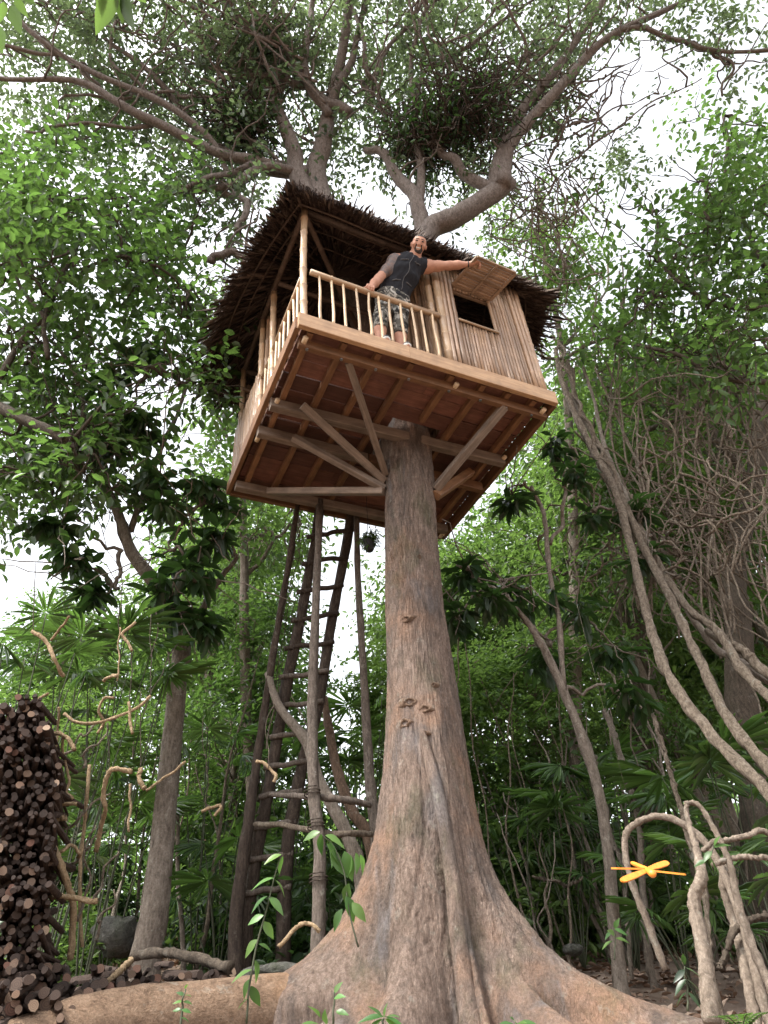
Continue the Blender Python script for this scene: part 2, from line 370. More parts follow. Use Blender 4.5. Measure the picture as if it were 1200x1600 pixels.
# ================================================================== the great buttressed tree
tb = PY(690, 1500, 5.51); tb[2] = 1.2
BIG = thing('buttressed_tree', 'huge tree with flared buttress roots carrying the tree house', 'tree', tb)
_rows = [(1700, 715, .52), (1643, 712, .47), (1560, 700, .44), (1494, 690, .42), (1430, 684, .405), (1363, 676, .39), (1247, 668, .345), (1143, 662, .305), (1050, 656, .272), (966, 649, .252), (890, 646, .243), (821, 642, .238), (758, 640, .236), (700, 636, .232), (640, 632, .225)]
_ax = []; 
for py, px, r in _rows:
    p = PY(px, py, 5.51); _ax.append((p[2], p[0], r))
_ax = np.array(_ax)
_o = np.argsort(_ax[:, 0]); _ax = _ax[_o]
LOBES = [  # direction (deg), bends, heights above camera -> reach, thickness
    (186, 0.10, [(1.7, 0), (1.25, .03), (1.0, .10), (.75, .25), (.55, .46), (.38, .78), (.22, 1.15), (.05, 1.5), (-.3, 1.9)], .26),
    (-22, 0.0, [(1.4, 0), (1.1, .02), (.9, .06), (.75, .12), (.5, .27), (.35, .41), (.2, .66), (.08, .95), (-.06, 1.4), (-.3, 2.2)], .22),
    (-73, 0.0, [(2.15, 0), (1.9, .02), (1.5, .035), (1.0, .05), (.6, .08), (.3, .13), (.05, .22), (-.2, .4), (-.4, .7)], .045),
    (-48, 0.0, [(1.0, 0), (.6, .06), (.35, .17), (.2, .32), (.0, .65), (-.3, 1.3)], .11),
    (-118, 0.0, [(2.2, 0), (1.5, .03), (1.0, .07), (.6, .13), (.3, .25), (.0, .5), (-.4, .9)], .15),
    (-145, 0.0, [(1.2, 0), (.7, .08), (.4, .22), (.2, .42), (0, .8), (-.3, 1.3)], .17),
    (40, 0, [(1.1, 0), (.8, .05), (.5, .2), (.2, .9), (-.2, 1.5)], .2),
    (95, 0, [(1.6, 0), (1, .1), (.5, .4), (.2, .9), (-.2, 1.5)], .2),
    (140, 0, [(1.5, 0), (1, .1), (.5, .3), (.2, .7), (-.2, 1.2)], .2)]
def trunk_mesh():
    nt_, nz = 380, 170
    zz = np.concatenate([np.linspace(-.35, 1.4, 100), np.linspace(1.42, 5.35, nz - 100)])
    th = np.linspace(-math.pi, math.pi, nt_, endpoint=False); V = []
    r2 = np.random.default_rng(5); fr = [(r2.integers(2, 9), r2.uniform(.3, 3.0), r2.uniform(0, 6.28), r2.uniform(.3, 1)) for _ in range(22)]
    for z in zz:
        cz = z + CZ; cx = np.interp(cz, _ax[:, 0], _ax[:, 1]); R0 = np.interp(cz, _ax[:, 0], _ax[:, 2])
        r = np.full(nt_, R0)
        add = np.zeros(nt_)
        for deg, bend, tbl, wd in LOBES:
            t = np.array(tbl)[::-1]; amp = np.interp(z, t[:, 0], t[:, 1], right=0)
            if amp <= 0: continue
            th0 = math.radians(deg) + bend * amp + .05 * math.sin(amp * 5 + deg)
            dth = (th - th0 + math.pi) % (2 * math.pi) - math.pi
            wa = wd * (1 + .5 * max(0, .5 - z)) / (R0 + amp * .55) + .03
            add = np.maximum(add, amp * np.exp(-np.abs(dth / wa) ** 1.7)) + .12 * np.minimum(add, amp * np.exp(-np.abs(dth / wa) ** 1.7))
        n = sum(a * np.sin(k * th + f * z + ph) for k, f, ph, a in fr) * .0024
        n2 = .006 * np.sin(th * 17 + 3 * np.sin(z * 2.0)) * np.clip((2.6 - z) / 2, 0.2, 1) + rng.normal(size=nt_) * .003 - .013 * np.clip((3.2 - z) / 2, .15, 1) * np.maximum(0, np.sin(th * 19 + 3.2 * np.sin(z * 1.1 + th * 2) + 1.5 * np.sin(z * 3.7))) ** 6 * (.4 + .6 * np.sin(z * 2.3 + th * 5) ** 2)
        r = r + add + n + n2
        V.append(np.stack([cx + r * np.cos(th), 5.51 + r * np.sin(th), np.full(nt_, cz)], -1))
    V = np.concatenate(V); mb = MB()
    mb.add(V, [(j * nt_ + i, j * nt_ + (i + 1) % nt_, (j + 1) * nt_ + (i + 1) % nt_, (j + 1) * nt_ + i) for j in range(nz - 1) for i in range(nt_)])
    return mb
_tm = trunk_mesh(); part('trunk', _tm, MT['bark_big'], BIG)
from mathutils.bvhtree import BVHTree
TBVH = BVHTree.FromPolygons(_tm.v[0].tolist(), _tm.f)
# the long pale surface root running to the left, and one to the right
def root(pts, rad, tall, name='root'):
    p = spline(pts, 46); p = wobble(p, .03, 1); r = np.interp(np.linspace(0, 1, 46), np.linspace(0, 1, len(rad)), rad)
    mb = MB(); mb.tube(p, r, 28); v = mb.v[0].reshape(46, 28, 3)
    for i in range(46):
        v[i] += rng.normal(size=(28, 1)) * .003; v[i, :, 2] = p[i, 2] + (v[i, :, 2] - p[i, 2]) * tall
    mb.v[0] = v.reshape(-1, 3); return part(name, mb, MT['bark_root'], BIG)
root([PY(640, 1590, 5.6), PY(540, 1588, 5.5), PY(440, 1584, 5.3), PY(300, 1602, 4.95), PY(170, 1622, 4.6), PY(50, 1646, 4.25), PY(-120, 1700, 3.9), PY(-300, 1790, 3.5)], [.12, .18, .205, .205, .195, .185, .16, .1], 1.0)
def front_ridge():
    P = []
    for x, y in [(646, 1085), (656, 1130), (668, 1180), (680, 1220), (690, 1265), (698, 1310), (705, 1360), (711, 1410), (717, 1460), (723, 1510), (730, 1560), (738, 1610), (748, 1670)]:
        d = ray(x, y); hit = TBVH.ray_cast(Vector(O3), Vector(d).normalized())
        if hit[0] is not None: P.append(np.array(hit[0]) - d * (.004 if y > 1130 else -.03))
    p = spline(P, 60); k = np.ones(9) / 9; q = np.stack([np.convolve(np.pad(p[:, i], 4, mode='edge'), k, 'valid') for i in range(3)], -1); mb = MB(); mb.tube(q, np.interp(np.linspace(0, 1, 60), [0, .2, .5, .8, 1], [.02, .042, .05, .06, .075]), 20); v = mb.v[0]; v += rng.normal(size=v.shape) * .002
    part('root', mb, MT['bark_big'], BIG)
front_ridge()
def knot(px, py, w, h):
    p = PY(px, py, 5.51); z = p[2]; cx = np.interp(z, _ax[:, 0], _ax[:, 1]); R0 = np.interp(z, _ax[:, 0], _ax[:, 2])
    x = np.clip((p[0] - cx) / R0, -.95, .95); th = -math.pi / 2 + math.asin(x); nrm = np.array([math.cos(th), math.sin(th), 0]); c = np.array([cx, 5.51, z]) + nrm * (R0 + .035)
    # the sight line meets the near side of the trunk
    d = ray(px, py); k = (c - O3) @ nrm / (d @ nrm); c = O3 + d * k
    hit = TBVH.ray_cast(Vector(O3), Vector(d).normalized()); c = np.array(hit[0]); nrm = np.array(hit[1]); nrm = nrm if nrm @ d < 0 else -nrm; nrm[2] = 0; nrm = unit(nrm); c = c - nrm * .004
    tx = np.cross(nrm, EZ); mb = MB(); rings = [(1.6, -.05), (1.3, -.012), (1.0, .008), (.8, .016), (.6, .014), (.42, .004), (.2, -.004), (.03, -.006)]; n = 16; V = []
    for s, q in rings:
        for i in range(n):
            a = 2 * math.pi * i / n; e = 1 + .10 * math.sin(3 * a + px) + .07 * math.sin(5 * a + py)
            V.append(c + tx * math.cos(a) * w * s * e + EZ * math.sin(a) * h * s * e + nrm * (q + .006 * math.sin(4 * a + s * 9)))
    mb.add(V, [(j * n + i, j * n + (i + 1) % n, (j + 1) * n + (i + 1) % n, (j + 1) * n + i) for j in range(len(rings) - 1) for i in range(n)])
    part('knot', mb, MT['bark_brown'], BIG)
for k in [(634, 968, .055, .03), (640, 1097, .06, .035), (664, 1108, .05, .03), (633, 1130, .045, .035), (664, 1146, .03, .02), (678, 1070, .018, .02), (655, 870, .02, .02)]: knot(*k)

# limbs rising through the roof
def limb_px(pts, n=26, wob=.05, seg=10, nm='limb'):
    """pts: (x, y, height above camera, radius)"""
    p = spline([PZ(x, y, z) if z > 0 else H(*(x, y, -z)) for x, y, z, r in pts], n); p = wobble(p, wob)
    r = np.interp(np.linspace(0, 1, n), np.linspace(0, 1, len(pts)), [q[3] for q in pts])
    mb = MB(); mb.tube(p, r, seg); v = mb.v[0]; v += rng.normal(size=v.shape) * .004
    return part(nm, mb, MT['bark_limb'], BIG)
FORK = H(1.46, 1.06, .15); top = FORK.copy()
def limb_from(base, pts, n=30, wob=.05, seg=12):
    q = [b for b, r in base] + [PZ(x, y, z) for x, y, z, r in pts]; rr = [r for b, r in base] + [r for *_, r in pts]
    p = spline(q, n); r = np.interp(np.linspace(0, 1, n), np.linspace(0, 1, len(rr)), rr)
    mb = MB(); mb.tube(p, r, seg); v = mb.v[0]; v += rng.normal(size=v.shape) * .005
    part('limb', mb, MT['bark_limb'], BIG)
    return p
b0 = [(FORK - EZ * .4, .22), (FORK + np.array([-.12, .12, 1.4]), .215)]
limb_from(b0, [(497, 300, 10.2, .17), (505, 225, 11.2, .135), (520, 150, 12.2, .10), (535, 80, 13.0, .08), (548, -20, 14, .07)])
limb_from(b0, [(472, 292, 10.2, .14), (458, 232, 11.0, .115), (425, 150, 12.0, .09), (395, 90, 12.8, .075), (350, 0, 13.6, .07), (330, -60, 14, .05)])
limb_from([(FORK - EZ * .3, .2), (FORK + np.array([.05, .0, 1.3]), .21)], [(660, 375, 8.9, .15), (715, 338, 9.3, .15), (775, 300, 9.8, .14), (800, 285, 10.0, .09)])
BR = [
 [(772, 300, 9.8, .13), (778, 262, 10.3, .105), (805, 200, 11.0, .09), (845, 135, 11.8, .08), (895, 65, 12.6, .065), (950, -10, 13.4, .045)],
 [(785, 290, 9.8, .12), (800, 232, 10.6, .09), (850, 165, 11.3, .085), (905, 100, 12.0, .07), (960, 48, 12.5, .06), (1050, 8, 13.0, .04), (1120, -20, 13.2, .03)],
 [(960, 48, 12.5, .045), (1020, 46, 12.5, .042), (1065, 65, 12.3, .04), (1110, 80, 12.2, .038), (1210, 78, 12.0, .03)],
 [(1110, 80, 12.2, .025), (1140, 100, 12, .022), (1128, 150, 11.6, .018)],
 [(660, 370, 9.0, .12), (654, 318, 9.6, .105), (628, 278, 10.2, .09), (598, 243, 10.7, .07), (570, 235, 11.0, .05)],
 [(655, 325, 9.5, .07), (652, 262, 10.4, .06), (648, 200, 11.2, .05), (656, 130, 12.0, .042), (690, 90, 12.6, .035), (760, 50, 13, .03), (840, -5, 13.4, .022)],
 [(652, 180, 11.3, .04), (640, 100, 12.2, .036), (655, 40, 12.9, .03), (690, -10, 13.4, .025)],
 [(775, 300, 9.8, .10), (722, 262, 10.3, .08), (690, 238, 10.6, .06), (640, 225, 11, .04)],
 [(482, 268, 10.6, .10), (440, 266, 10.6, .085), (398, 258, 10.7, .075), (350, 238, 11.0, .062), (300, 195, 11.4, .055), (270, 152, 11.8, .048), (215, 100, 12.2, .038), (160, 58, 12.6, .025)],
 [(440, 262, 10.6, .09), (385, 250, 10.6, .085), (330, 236, 10.7, .075), (240, 190, 11.0, .065), (190, 162, 11.2, .055), (120, 126, 11.5, .045), (0, 118, 11.6, .035), (-60, 110, 11.7, .03)],
 [(362, 284, 10.3, .045), (322, 216, 10.8, .05), (250, 158, 11.3, .05), (150, 112, 11.7, .042), (50, 50, 12.2, .036), (0, 5, 12.6, .03)],
 [(480, 270, 10.5, .075), (420, 268, 10.4, .07), (365, 283, 10.1, .06), (320, 290, 10, .045), (282, 300, 9.8, .03)],
 [(395, 255, 10.5, .05), (340, 275, 10.0, .04), (290, 296, 9.7, .03), (250, 310, 9.5, .02)],
 [(548, 178, 11.6, .085), (520, 158, 11.8, .08), (480, 128, 12.2, .068), (448, 82, 12.7, .055), (432, 30, 13.2, .045), (424, -20, 13.6, .04)],
 [(478, 134, 12.2, .07), (440, 126, 12.2, .06), (400, 118, 12.3, .055), (355, 124, 12.2, .045), (320, 124, 12.2, .03)],
 [(500, 240, 11.0, .09), (520, 160, 12.0, .075), (545, 100, 12.7, .06), (562, 40, 13.3, .05), (575, -20, 13.8, .04)],
 [(400, 115, 12.5, .06), (382, 70, 12.9, .05), (370, 20, 13.3, .04), (364, -20, 13.6, .035)],
 [(405, 118, 12.3, .05), (352, 98, 12.6, .045), (330, 55, 13.0, .04), (308, -5, 13.4, .035)],
 [(515, 180, 11.6, .07), (478, 120, 12.2, .06), (486, 40, 13.2, .05), (492, -20, 13.8, .04)],
 [(575, 150, 12.0, .04), (572, 95, 12.6, .04), (560, 40, 13.2, .035), (540, -10, 13.7, .03)],
 [(580, 150, 11.8, .04), (600, 90, 12.6, .036), (640, 30, 13.2, .03), (680, -20, 13.7, .025)],
 [(350, 300, 10.0, .05), (385, 318, 9.6, .05), (370, 360, 9.0, .04)],
 [(325, 405, 8.6, .05), (355, 400, 8.7, .055), (385, 398, 8.8, .06)],
 [(240, 195, 11.0, .03), (120, 200, 10.9, .028), (40, 205, 10.8, .02)],
 [(300, 150, 11.6, .03), (240, 148, 11.6, .028), (100, 150, 11.5, .02)],
 [(245, 160, 11.5, .03), (170, 75, 12.2, .03), (215, 0, 13, .02)],
 [(700, 95, 12.6, .03), (770, 120, 12.3, .025), (820, 90, 12.7, .02)],
 [(0, 70, 12, .03), (60, 80, 12, .03), (130, 110, 11.8, .03), (160, 140, 11.6, .025)],
]
for _ in range(18):                                  # many thin spreading branches from the left junction
    x0, y0 = random.uniform(330, 520), random.uniform(60, 275); x1, y1 = x0 + random.uniform(-330, -60), y0 + random.uniform(-170, 30); z0 = 10.7 + (275 - y0) / 275 * 2.0; r0 = random.uniform(.014, .028)
    BR.append([(x0, y0, z0, r0), ((x0 + x1) / 2 + random.uniform(-15, 15), (y0 + y1) / 2 + random.uniform(-20, 10), z0 + .5, r0 * .75), (x1, y1, z0 + 1.0, r0 * .45)])
for _ in range(20):                                  # and from the right limb
    x0, y0 = random.uniform(640, 900), random.uniform(70, 260); x1, y1 = x0 + random.uniform(-140, 230), y0 + random.uniform(-190, -40); z0 = 10.7 + (275 - y0) / 275 * 2.0; r0 = random.uniform(.014, .028)
    BR.append([(x0, y0, z0, r0), ((x0 + x1) / 2 + random.uniform(-15, 15), (y0 + y1) / 2 + random.uniform(-10, 20), z0 + .5, r0 * .75), (x1, y1, z0 + 1.0, r0 * .45)])
for b in BR: limb_px(b, 26, .05, 8 if b[0][3] > .06 else 6)
# thin branchlets off the limbs
tw = MB()
for b in BR:
    for _ in range(6):
        i = random.randrange(len(b) - 1); q = random.random(); s = PZ(*[b[i][j] * (1 - q) + b[i + 1][j] * q for j in range(3)])
        e = s + np.array([random.uniform(-1, 1), random.uniform(-1, 1), random.uniform(-.1, .8)]) * random.uniform(.5, 1.3)
        tw.tube(wobble(spline([s, (s + e) / 2 + np.array([0, 0, .12]), e], 9), .08), np.linspace(.018, .006, 9), 4)
part('branchlets', tw, MT['bark_limb'], BIG, kind='stuff')
# crown: leaf sprays through a slab above the roof, kept off the gap of open sky on the right
def crown_keep(C):
    q = proj(C); k = np.ones(len(C), bool)
    for cx, cy, rx, ry, pr in [(1000, 130, 100, 80, .95), (1120, 110, 60, 60, .4), (920, 180, 40, 50, .7), (600, 330, 90, 60, .5), (60, 240, 60, 40, .4), (420, 230, 60, 60, .45), (560, 60, 60, 60, .3)]:
        k &= ~((((q[:, 0] - cx) / rx) ** 2 + ((q[:, 1] - cy) / ry) ** 2 < 1) & (rng.random(len(C)) < pr))
    return k
CB = []
for b in BR:
    for i in range(len(b)):
        x, y, z, r = b[i]
        if r < .075 and (r > .015 or random.random() < .5): CB.append((PZ(x, y, z) + np.array([random.uniform(-.4, .4), random.uniform(-.4, .4), random.uniform(.35, 1.1)]), (.7, .7, .38)))
for _ in range(60):
    x, y = random.uniform(-60, 1000), random.uniform(-120, 330) ; z = 11.2 + (330 - y) / 420 * 3.0 + random.uniform(-.1, 1.2)
    CB.append((PZ(x, y, z), (.85, .85, .5)))
for _ in range(16):
    x, y = random.uniform(1040, 1260), random.uniform(-60, 150); CB.append((PZ(x, y, 12.3 + random.uniform(-.3, .5)), (.5, .5, .35)))
for _ in range(70):                                  # a second, higher storey of the crown
    x, y = random.uniform(-60, 950), random.uniform(-120, 330); CB.append((PZ(x, y, 13.6 + (330 - y) / 420 * 2.6 + random.uniform(-.3, 1.2)), (1.0, 1.0, .5)))
crown('crown', CB, 3.5, .10, MT['leaf_small'], BIG, nl=10, aspect=.46, keep=crown_keep, droop=.1)
# ================================================================== the tree house
TH = thing('tree_house', 'bamboo tree house with thatched roof and open porch on the big trunk', 'tree house', H(HW / 2, HD / 2, 0))
def hbeam(name, p0, p1, w, h, mat, up=(0, 0, 1), parent=None, taper=1.0, smooth=False):
    mb = MB(); mb.beam(H(*p0), H(*p1), w, h, up, taper=taper)
    # the grain follows the piece: object axes turned along it
    me = mb.mesh(name, MT[mat], smooth=smooth); o = link(name, me, parent or TH)
    a, b = H(*p0), H(*p1); d = Vector(b - a).normalized()
    M = d.to_track_quat('X', 'Z').to_matrix().to_4x4(); M.translation = Vector(a)
    me.transform(M.inverted()); base = wpos(parent or TH); M.translation = Vector(a - base)
    o.matrix_local = M; return o
def cane_mesh(L, r, n=10, step=.30, half=False):
    z = [0.0]; rr = [r]; k = random.uniform(.05, step)
    while k < L - .02:
        for dz, f in ((-.012, 1.0), (-.004, 1.13), (.004, 1.13), (.012, .98)): z.append(k + dz); rr.append(r * f)
        k += step * random.uniform(.85, 1.15)
    z.append(L); rr.append(r); z = np.array(z); o = np.argsort(z); z = z[o]; rr = np.array(rr)[o]
    p = np.stack([np.sin(z * 2 + r * 90) * r * .25, np.cos(z * 1.7 + r * 50) * r * .2, z], -1)
    mb = MB(); mb.tube(p, rr, n); return mb
def cane(name, p0, p1, r, mat='bamboo', parent=None, n=10, step=.3):
    a, b = H(*p0), H(*p1); L = np.linalg.norm(b - a); me = cane_mesh(L, r, n, step).mesh(name, MT[mat])
    o = link(name, me, parent or TH); M = Vector(b - a).normalized().to_track_quat('Z', 'X').to_matrix().to_4x4(); M.translation = Vector(a - wpos(parent or TH)); o.matrix_local = M; return o
FT = .135                                            # top of the floor boards
# floor boards, seen from below
nb = 12; bw = HD / nb
for i in range(nb):
    cuts = [0.03, random.uniform(.9, 1.8), HW - .03] if i % 2 else [0.03, HW - .03]
    if 4 <= i <= 6: cuts = [0.03, 1.24, 1.78, HW - .03]
    for j in range(len(cuts) - 1):
        if 4 <= i <= 6 and j == 1: continue         # the trunk comes through here
        dz = random.uniform(-.006, .006)
        hbeam('plank', (cuts[j] + .002, (i + .5) * bw + random.uniform(-.003, .003), FT - .015 + dz), (cuts[j + 1] - .002, (i + .5) * bw, FT - .015 + dz), bw - random.uniform(.006, .014), .028, 'plank')
JA = [.10, .42, .75, 1.08, 1.84, 2.13, 2.42]
for a in JA: hbeam('joist', (a, .03, .062), (a + random.uniform(-.02, .02), HD - .03, .062), .055, .075, 'new_wood')
hbeam('joist', (1.50, .03, .062), (1.50, .68, .062), .055, .075, 'new_wood')
hbeam('fascia_board', (-.03, -.025, .085), (1.02, -.025, .083), .05, .17, 'fascia')
hbeam('fascia_board', (1.022, -.025, .083), (HW + .03, -.025, .078), .05, .165, 'fascia')
hbeam('fascia_board', (-.028, .002, .085), (-.028, HD + .02, .085), .045, .15, 'new_wood')
hbeam('fascia_board', (HW + .025, .002, .07), (HW + .025, HD + .02, .07), .05, .14, 'new_wood')
hbeam('fascia_board', (-.004, HD + .022, .08), (HW, HD + .022, .08), .045, .15, 'new_wood')
hbeam('beam', (.02, .13, -.022), (HW - .02, .13, -.026), .06, .09, 'new_wood')
hbeam('beam', (.0, .90, -.034), (HW - .06, .86, -.034), .085, .115, 'old_wood')
hbeam('beam', (-.01, 1.29, -.034), (1.16, 1.31, -.034), .075, .115, 'old_wood')
hbeam('beam', (1.17, 1.31, -.034), (HW - .06, 1.33, -.034), .075, .112, 'new_wood')
hbeam('beam', (.0, 2.18, -.028), (HW - .06, 2.16, -.028), .085, .10, 'old_wood')
for a in (.10, .42, .75, 1.08, 1.50, 1.84, 2.13, 2.42):
    mb = MB(); c = H(a, .13, -.066); mb.tube([c, c - EZ * .012], [.016, .014], 8); part('bolt', mb, MT['bolt'], TH, smooth=False)
for a, b in ((.06, .06), (.05, .84), (1.55, .07), (HW - .08, .06), (HW - .08, .80), (.02, 1.36), (HW - .06, 2.25)):   # round peg ends under the frame
    cane('peg', (a, b - .02, -.035), (a, b + .07, -.035), .024, 'stick', n=9, step=3)
def trunk_pt(px, py, off=.02):
    p = PY(px, py, 5.51); z = p[2]; cx = np.interp(z, _ax[:, 0], _ax[:, 1]); R0 = np.interp(z, _ax[:, 0], _ax[:, 2])
    x = np.clip((p[0] - cx) / R0, -.97, .97); th = -math.pi / 2 + math.asin(x)
    q = np.array([cx + (R0 + off) * math.cos(th), 5.51 + (R0 + off) * math.sin(th), z]); q[2] -= (5.51 - q[1]) * .35
    v = q - HA; return (v @ E1, v @ E2, v[2])
def brace(top_, px, py, w, h, mat='old_wood'):
    hbeam('brace', top_, trunk_pt(px, py), w, h, mat, up=tuple(E1))
brace((.50, .16, -.05), 606, 748, .045, .065)
brace((.27, .75, -.10), 600, 755, .06, .075)
brace((.32, 1.19, -.10), 592, 768, .06, .075)
brace((.36, 2.12, -.06), 590, 772, .07, .10)
brace((2.12, .14, -.05), 677, 768, .07, .08)
brace((2.28, 1.10, -.06), 680, 778, .07, .09, 'new_wood')
for px, py in ((606, 745), (606, 575 + 170)): pass
# posts
RH = .86
def post(p0, p1, r): return cane('post', p0, p1, r, 'bamboo_post', step=.28, n=12)
post((.045, .045, FT), (.045, .05, 2.02), .034)
post((.03, .93, FT), (.04, 1.10, 2.02), .034)
post((.03, 1.36, FT), (.04, 1.52, 2.02), .034)
post((.03, HD - .03, FT), (.03, HD - .03, 2.0), .034)
post((1.475, .0, FT), (1.485, .0, 1.86), .040)
post((1.40, .06, FT), (1.42, .06, 1.88), .036)
post((HW - .06, .0, FT), (HW - .10, .0, 1.82), .038)
post((HW - .03, HD - .03, FT), (HW - .05, HD - .03, 1.85), .036)
# porch railing
cane('top_rail', (.085, -.012, RH), (1.435, -.012, RH), .030, 'bamboo_post', step=.4, n=12)
for i in range(11):
    a = .185 + i * (1.36 - .185) / 10 + random.uniform(-.012, .012)
    p = [H(a, -.018, .165), H(a + random.uniform(-.006, .006), -.018, .35), H(a + random.uniform(-.007, .007), -.018, .6), H(a + random.uniform(-.01, .01), -.014, RH - .02)]
    mb = MB(); mb.tube(spline(p, 10), np.linspace(.0145, .0115, 10), 8); part('baluster', mb, MT['stick'], TH)
cane('top_rail', (.03, .08, RH), (.035, .97, RH), .024, 'bamboo_post', step=.4)
cane('top_rail', (.035, 1.04, RH), (.035, 1.40, RH), .022, 'bamboo_post', step=.4)
for b in (.17, .31, .45, .59, .73, .85, 1.10, 1.24):
    p = [H(.03, b, FT), H(.03 + random.uniform(-.01, .01), b, .5), H(.03, b + .01, RH - .01)]
    mb = MB(); mb.tube(spline(p, 8), [.0145] * 8, 8); part('baluster', mb, MT['stick'], TH)
# walls: rails carry canes, each cane is its own piece
def wall(p0, p1, h0, h1, r, hole=None, rails=(.25, .95, 1.6), mat='bamboo', side=1, leanx=0):
    p0 = np.array(p0, float); p1 = np.array(p1, float); d = p1 - p0; L = np.linalg.norm(d); d /= L; nrm = np.array([-d[1], d[0]]) * side
    mb = MB(); mb.beam(H(*(p0 + nrm * r * 1.8), h0 + .03), H(*(p1 + nrm * r * 1.8), h0 + .03), .03, .04)
    wo = part('wall', mb, MT['rafter'], TH, smooth=False)
    for h in rails:
        if h1 > h > h0 and not (hole and hole[2] < h < hole[3]): hbeam('wall_rail', (*(p0 + nrm * r * 1.8), h), (*(p1 + nrm * r * 1.8), h), .03, .04, 'rafter', parent=wo)
    n = int(L / (2.02 * r))
    for i in range(n):
        s = (i + .5) / n * L; q = p0 + d * s + nrm * random.uniform(-.003, .003); rr = r * random.uniform(.9, 1.04); ln = d * random.uniform(-.006, .006)
        segs = [(h0, h1)]
        if hole and hole[0] < s < hole[1]: segs = [(h0, hole[2]), (hole[3], h1)]
        for a_, b_ in segs:
            if b_ - a_ > .05: cane('bamboo_cane', (*q, a_ + random.uniform(0, .008)), (*(q + ln + d * leanx * s / L * (b_ - a_)), b_ - random.uniform(0, .01)), rr, mat, wo, n=7, step=.32)
    return wo
wall((1.525, .0), (HW - .03, .0), FT, 1.80, .0185, hole=(.15, .60, .87, 1.42), leanx=-.03)
cane('window_sill', (1.655, -.028, .872), (2.135, -.028, .872), .014, 'bamboo_post', step=2)
hbeam('window_head', (1.655, .03, 1.43), (2.15, .03, 1.43), .03, .04, 'rafter')
for i in range(3):                                   # the flat pale strips left of the window and at the wall's end
    cane('bamboo_cane', (1.525 + i * .05, -.026, FT), (1.53 + i * .05, -.026, 1.82), .021, 'bamboo')
    cane('bamboo_cane', (HW - .17 + i * .05, -.026, FT), (HW - .215 + i * .05, -.026, 1.80), .021, 'bamboo')
wall((-.002, 1.40), (-.002, HD), FT, .93, .018, rails=(.3, .85), side=-1)
wall((HW - .01, .04), (HW - .01, HD), FT, 1.85, .03, side=1)
wall((.02, HD - .01), (HW - .05, HD - .01), FT, 1.75, .03, side=-1)
wall((.06, 1.42), (1.22, 1.42), FT, 1.95, .03, side=1)
wall((1.50, .07), (1.50, .78), FT, 1.95, .03, side=-1)
# propped shutter
def shutter():
    c = [np.array([1.665, -.035, 1.455]), np.array([2.125, -.035, 1.415])]; out = np.array([.10, -.36, .045])
    q = [c[0], c[1], c[1] + out, c[0] + out]
    mb = MB()
    for i in range(4): mb.beam(H(*q[i]), H(*q[(i + 1) % 4]), .032, .022, up=EZ)
    so_ = part('window_shutter', mb, MT['rafter'], TH, smooth=False)
    for i in range(12):
        t = (i + .5) / 12; a = q[0] * (1 - t) + q[3] * t + np.array([0, 0, .016]); b = q[1] * (1 - t) + q[2] * t + np.array([0, 0, .016])
        hbeam('slat', a, b, .026, .009, 'bamboo', parent=so_)
    m = (q[0] + q[1]) / 2; n = (q[2] + q[3]) / 2; dn = np.array([0, 0, -.018])
    hbeam('crossbar', m + dn, n + dn, .028, .014, 'rafter', parent=so_)
    hbeam('crossbar', (q[0] + q[3]) / 2 + dn * 1.7, (q[1] + q[2]) / 2 + dn * 1.7, .022, .012, 'rafter', parent=so_)
    return q
SHQ = shutter()
# roof: thatch over rafters
MT['thatch'] = leaf_mat('thatch', (.038, .025, .021), (.075, .050, .042), (.16, .115, .092), trans=(.06, .04, .03), rough=.8, tmix=.08, spec=.15)
MT['thatch_under'] = plain('thatch_under', (.095, .060, .048), .9, scale=30, c2=(.042, .027, .022), bs=.8)
EAVE = [(-.13, -.17), (-.20, .10), (-.32, .67), (-.44, 1.6), (-.36, 2.5), (0.0, 2.88), (1.3, 2.95), (2.7, 2.88), (3.1, 2.5), (3.2, 1.5), (3.08, .5), (2.88, .0), (2.6, -.15), (1.3, -.17)]
def eave_h(a, b): return 1.93 - .065 * max(a, 0) + .012 * math.sin(a * 7 + b * 5)
NE = 132
_e = spline([(*p, 0) for p in EAVE + EAVE[:1]], NE + 1)[:-1, :2]
def roof_pt(k, t, dz=0.0):
    k0 = int(math.floor(k)); fr_ = k - k0; a, b = _e[k0 % NE] * (1 - fr_) + _e[(k0 + 1) % NE] * fr_; ra = min(max(a, .85), 1.75); rb = 1.32
    hh = eave_h(a, b); rise = 3.0 - hh
    return np.array([a + (ra - a) * t, b + (rb - b) * t, hh + rise * (t ** .92) + dz])
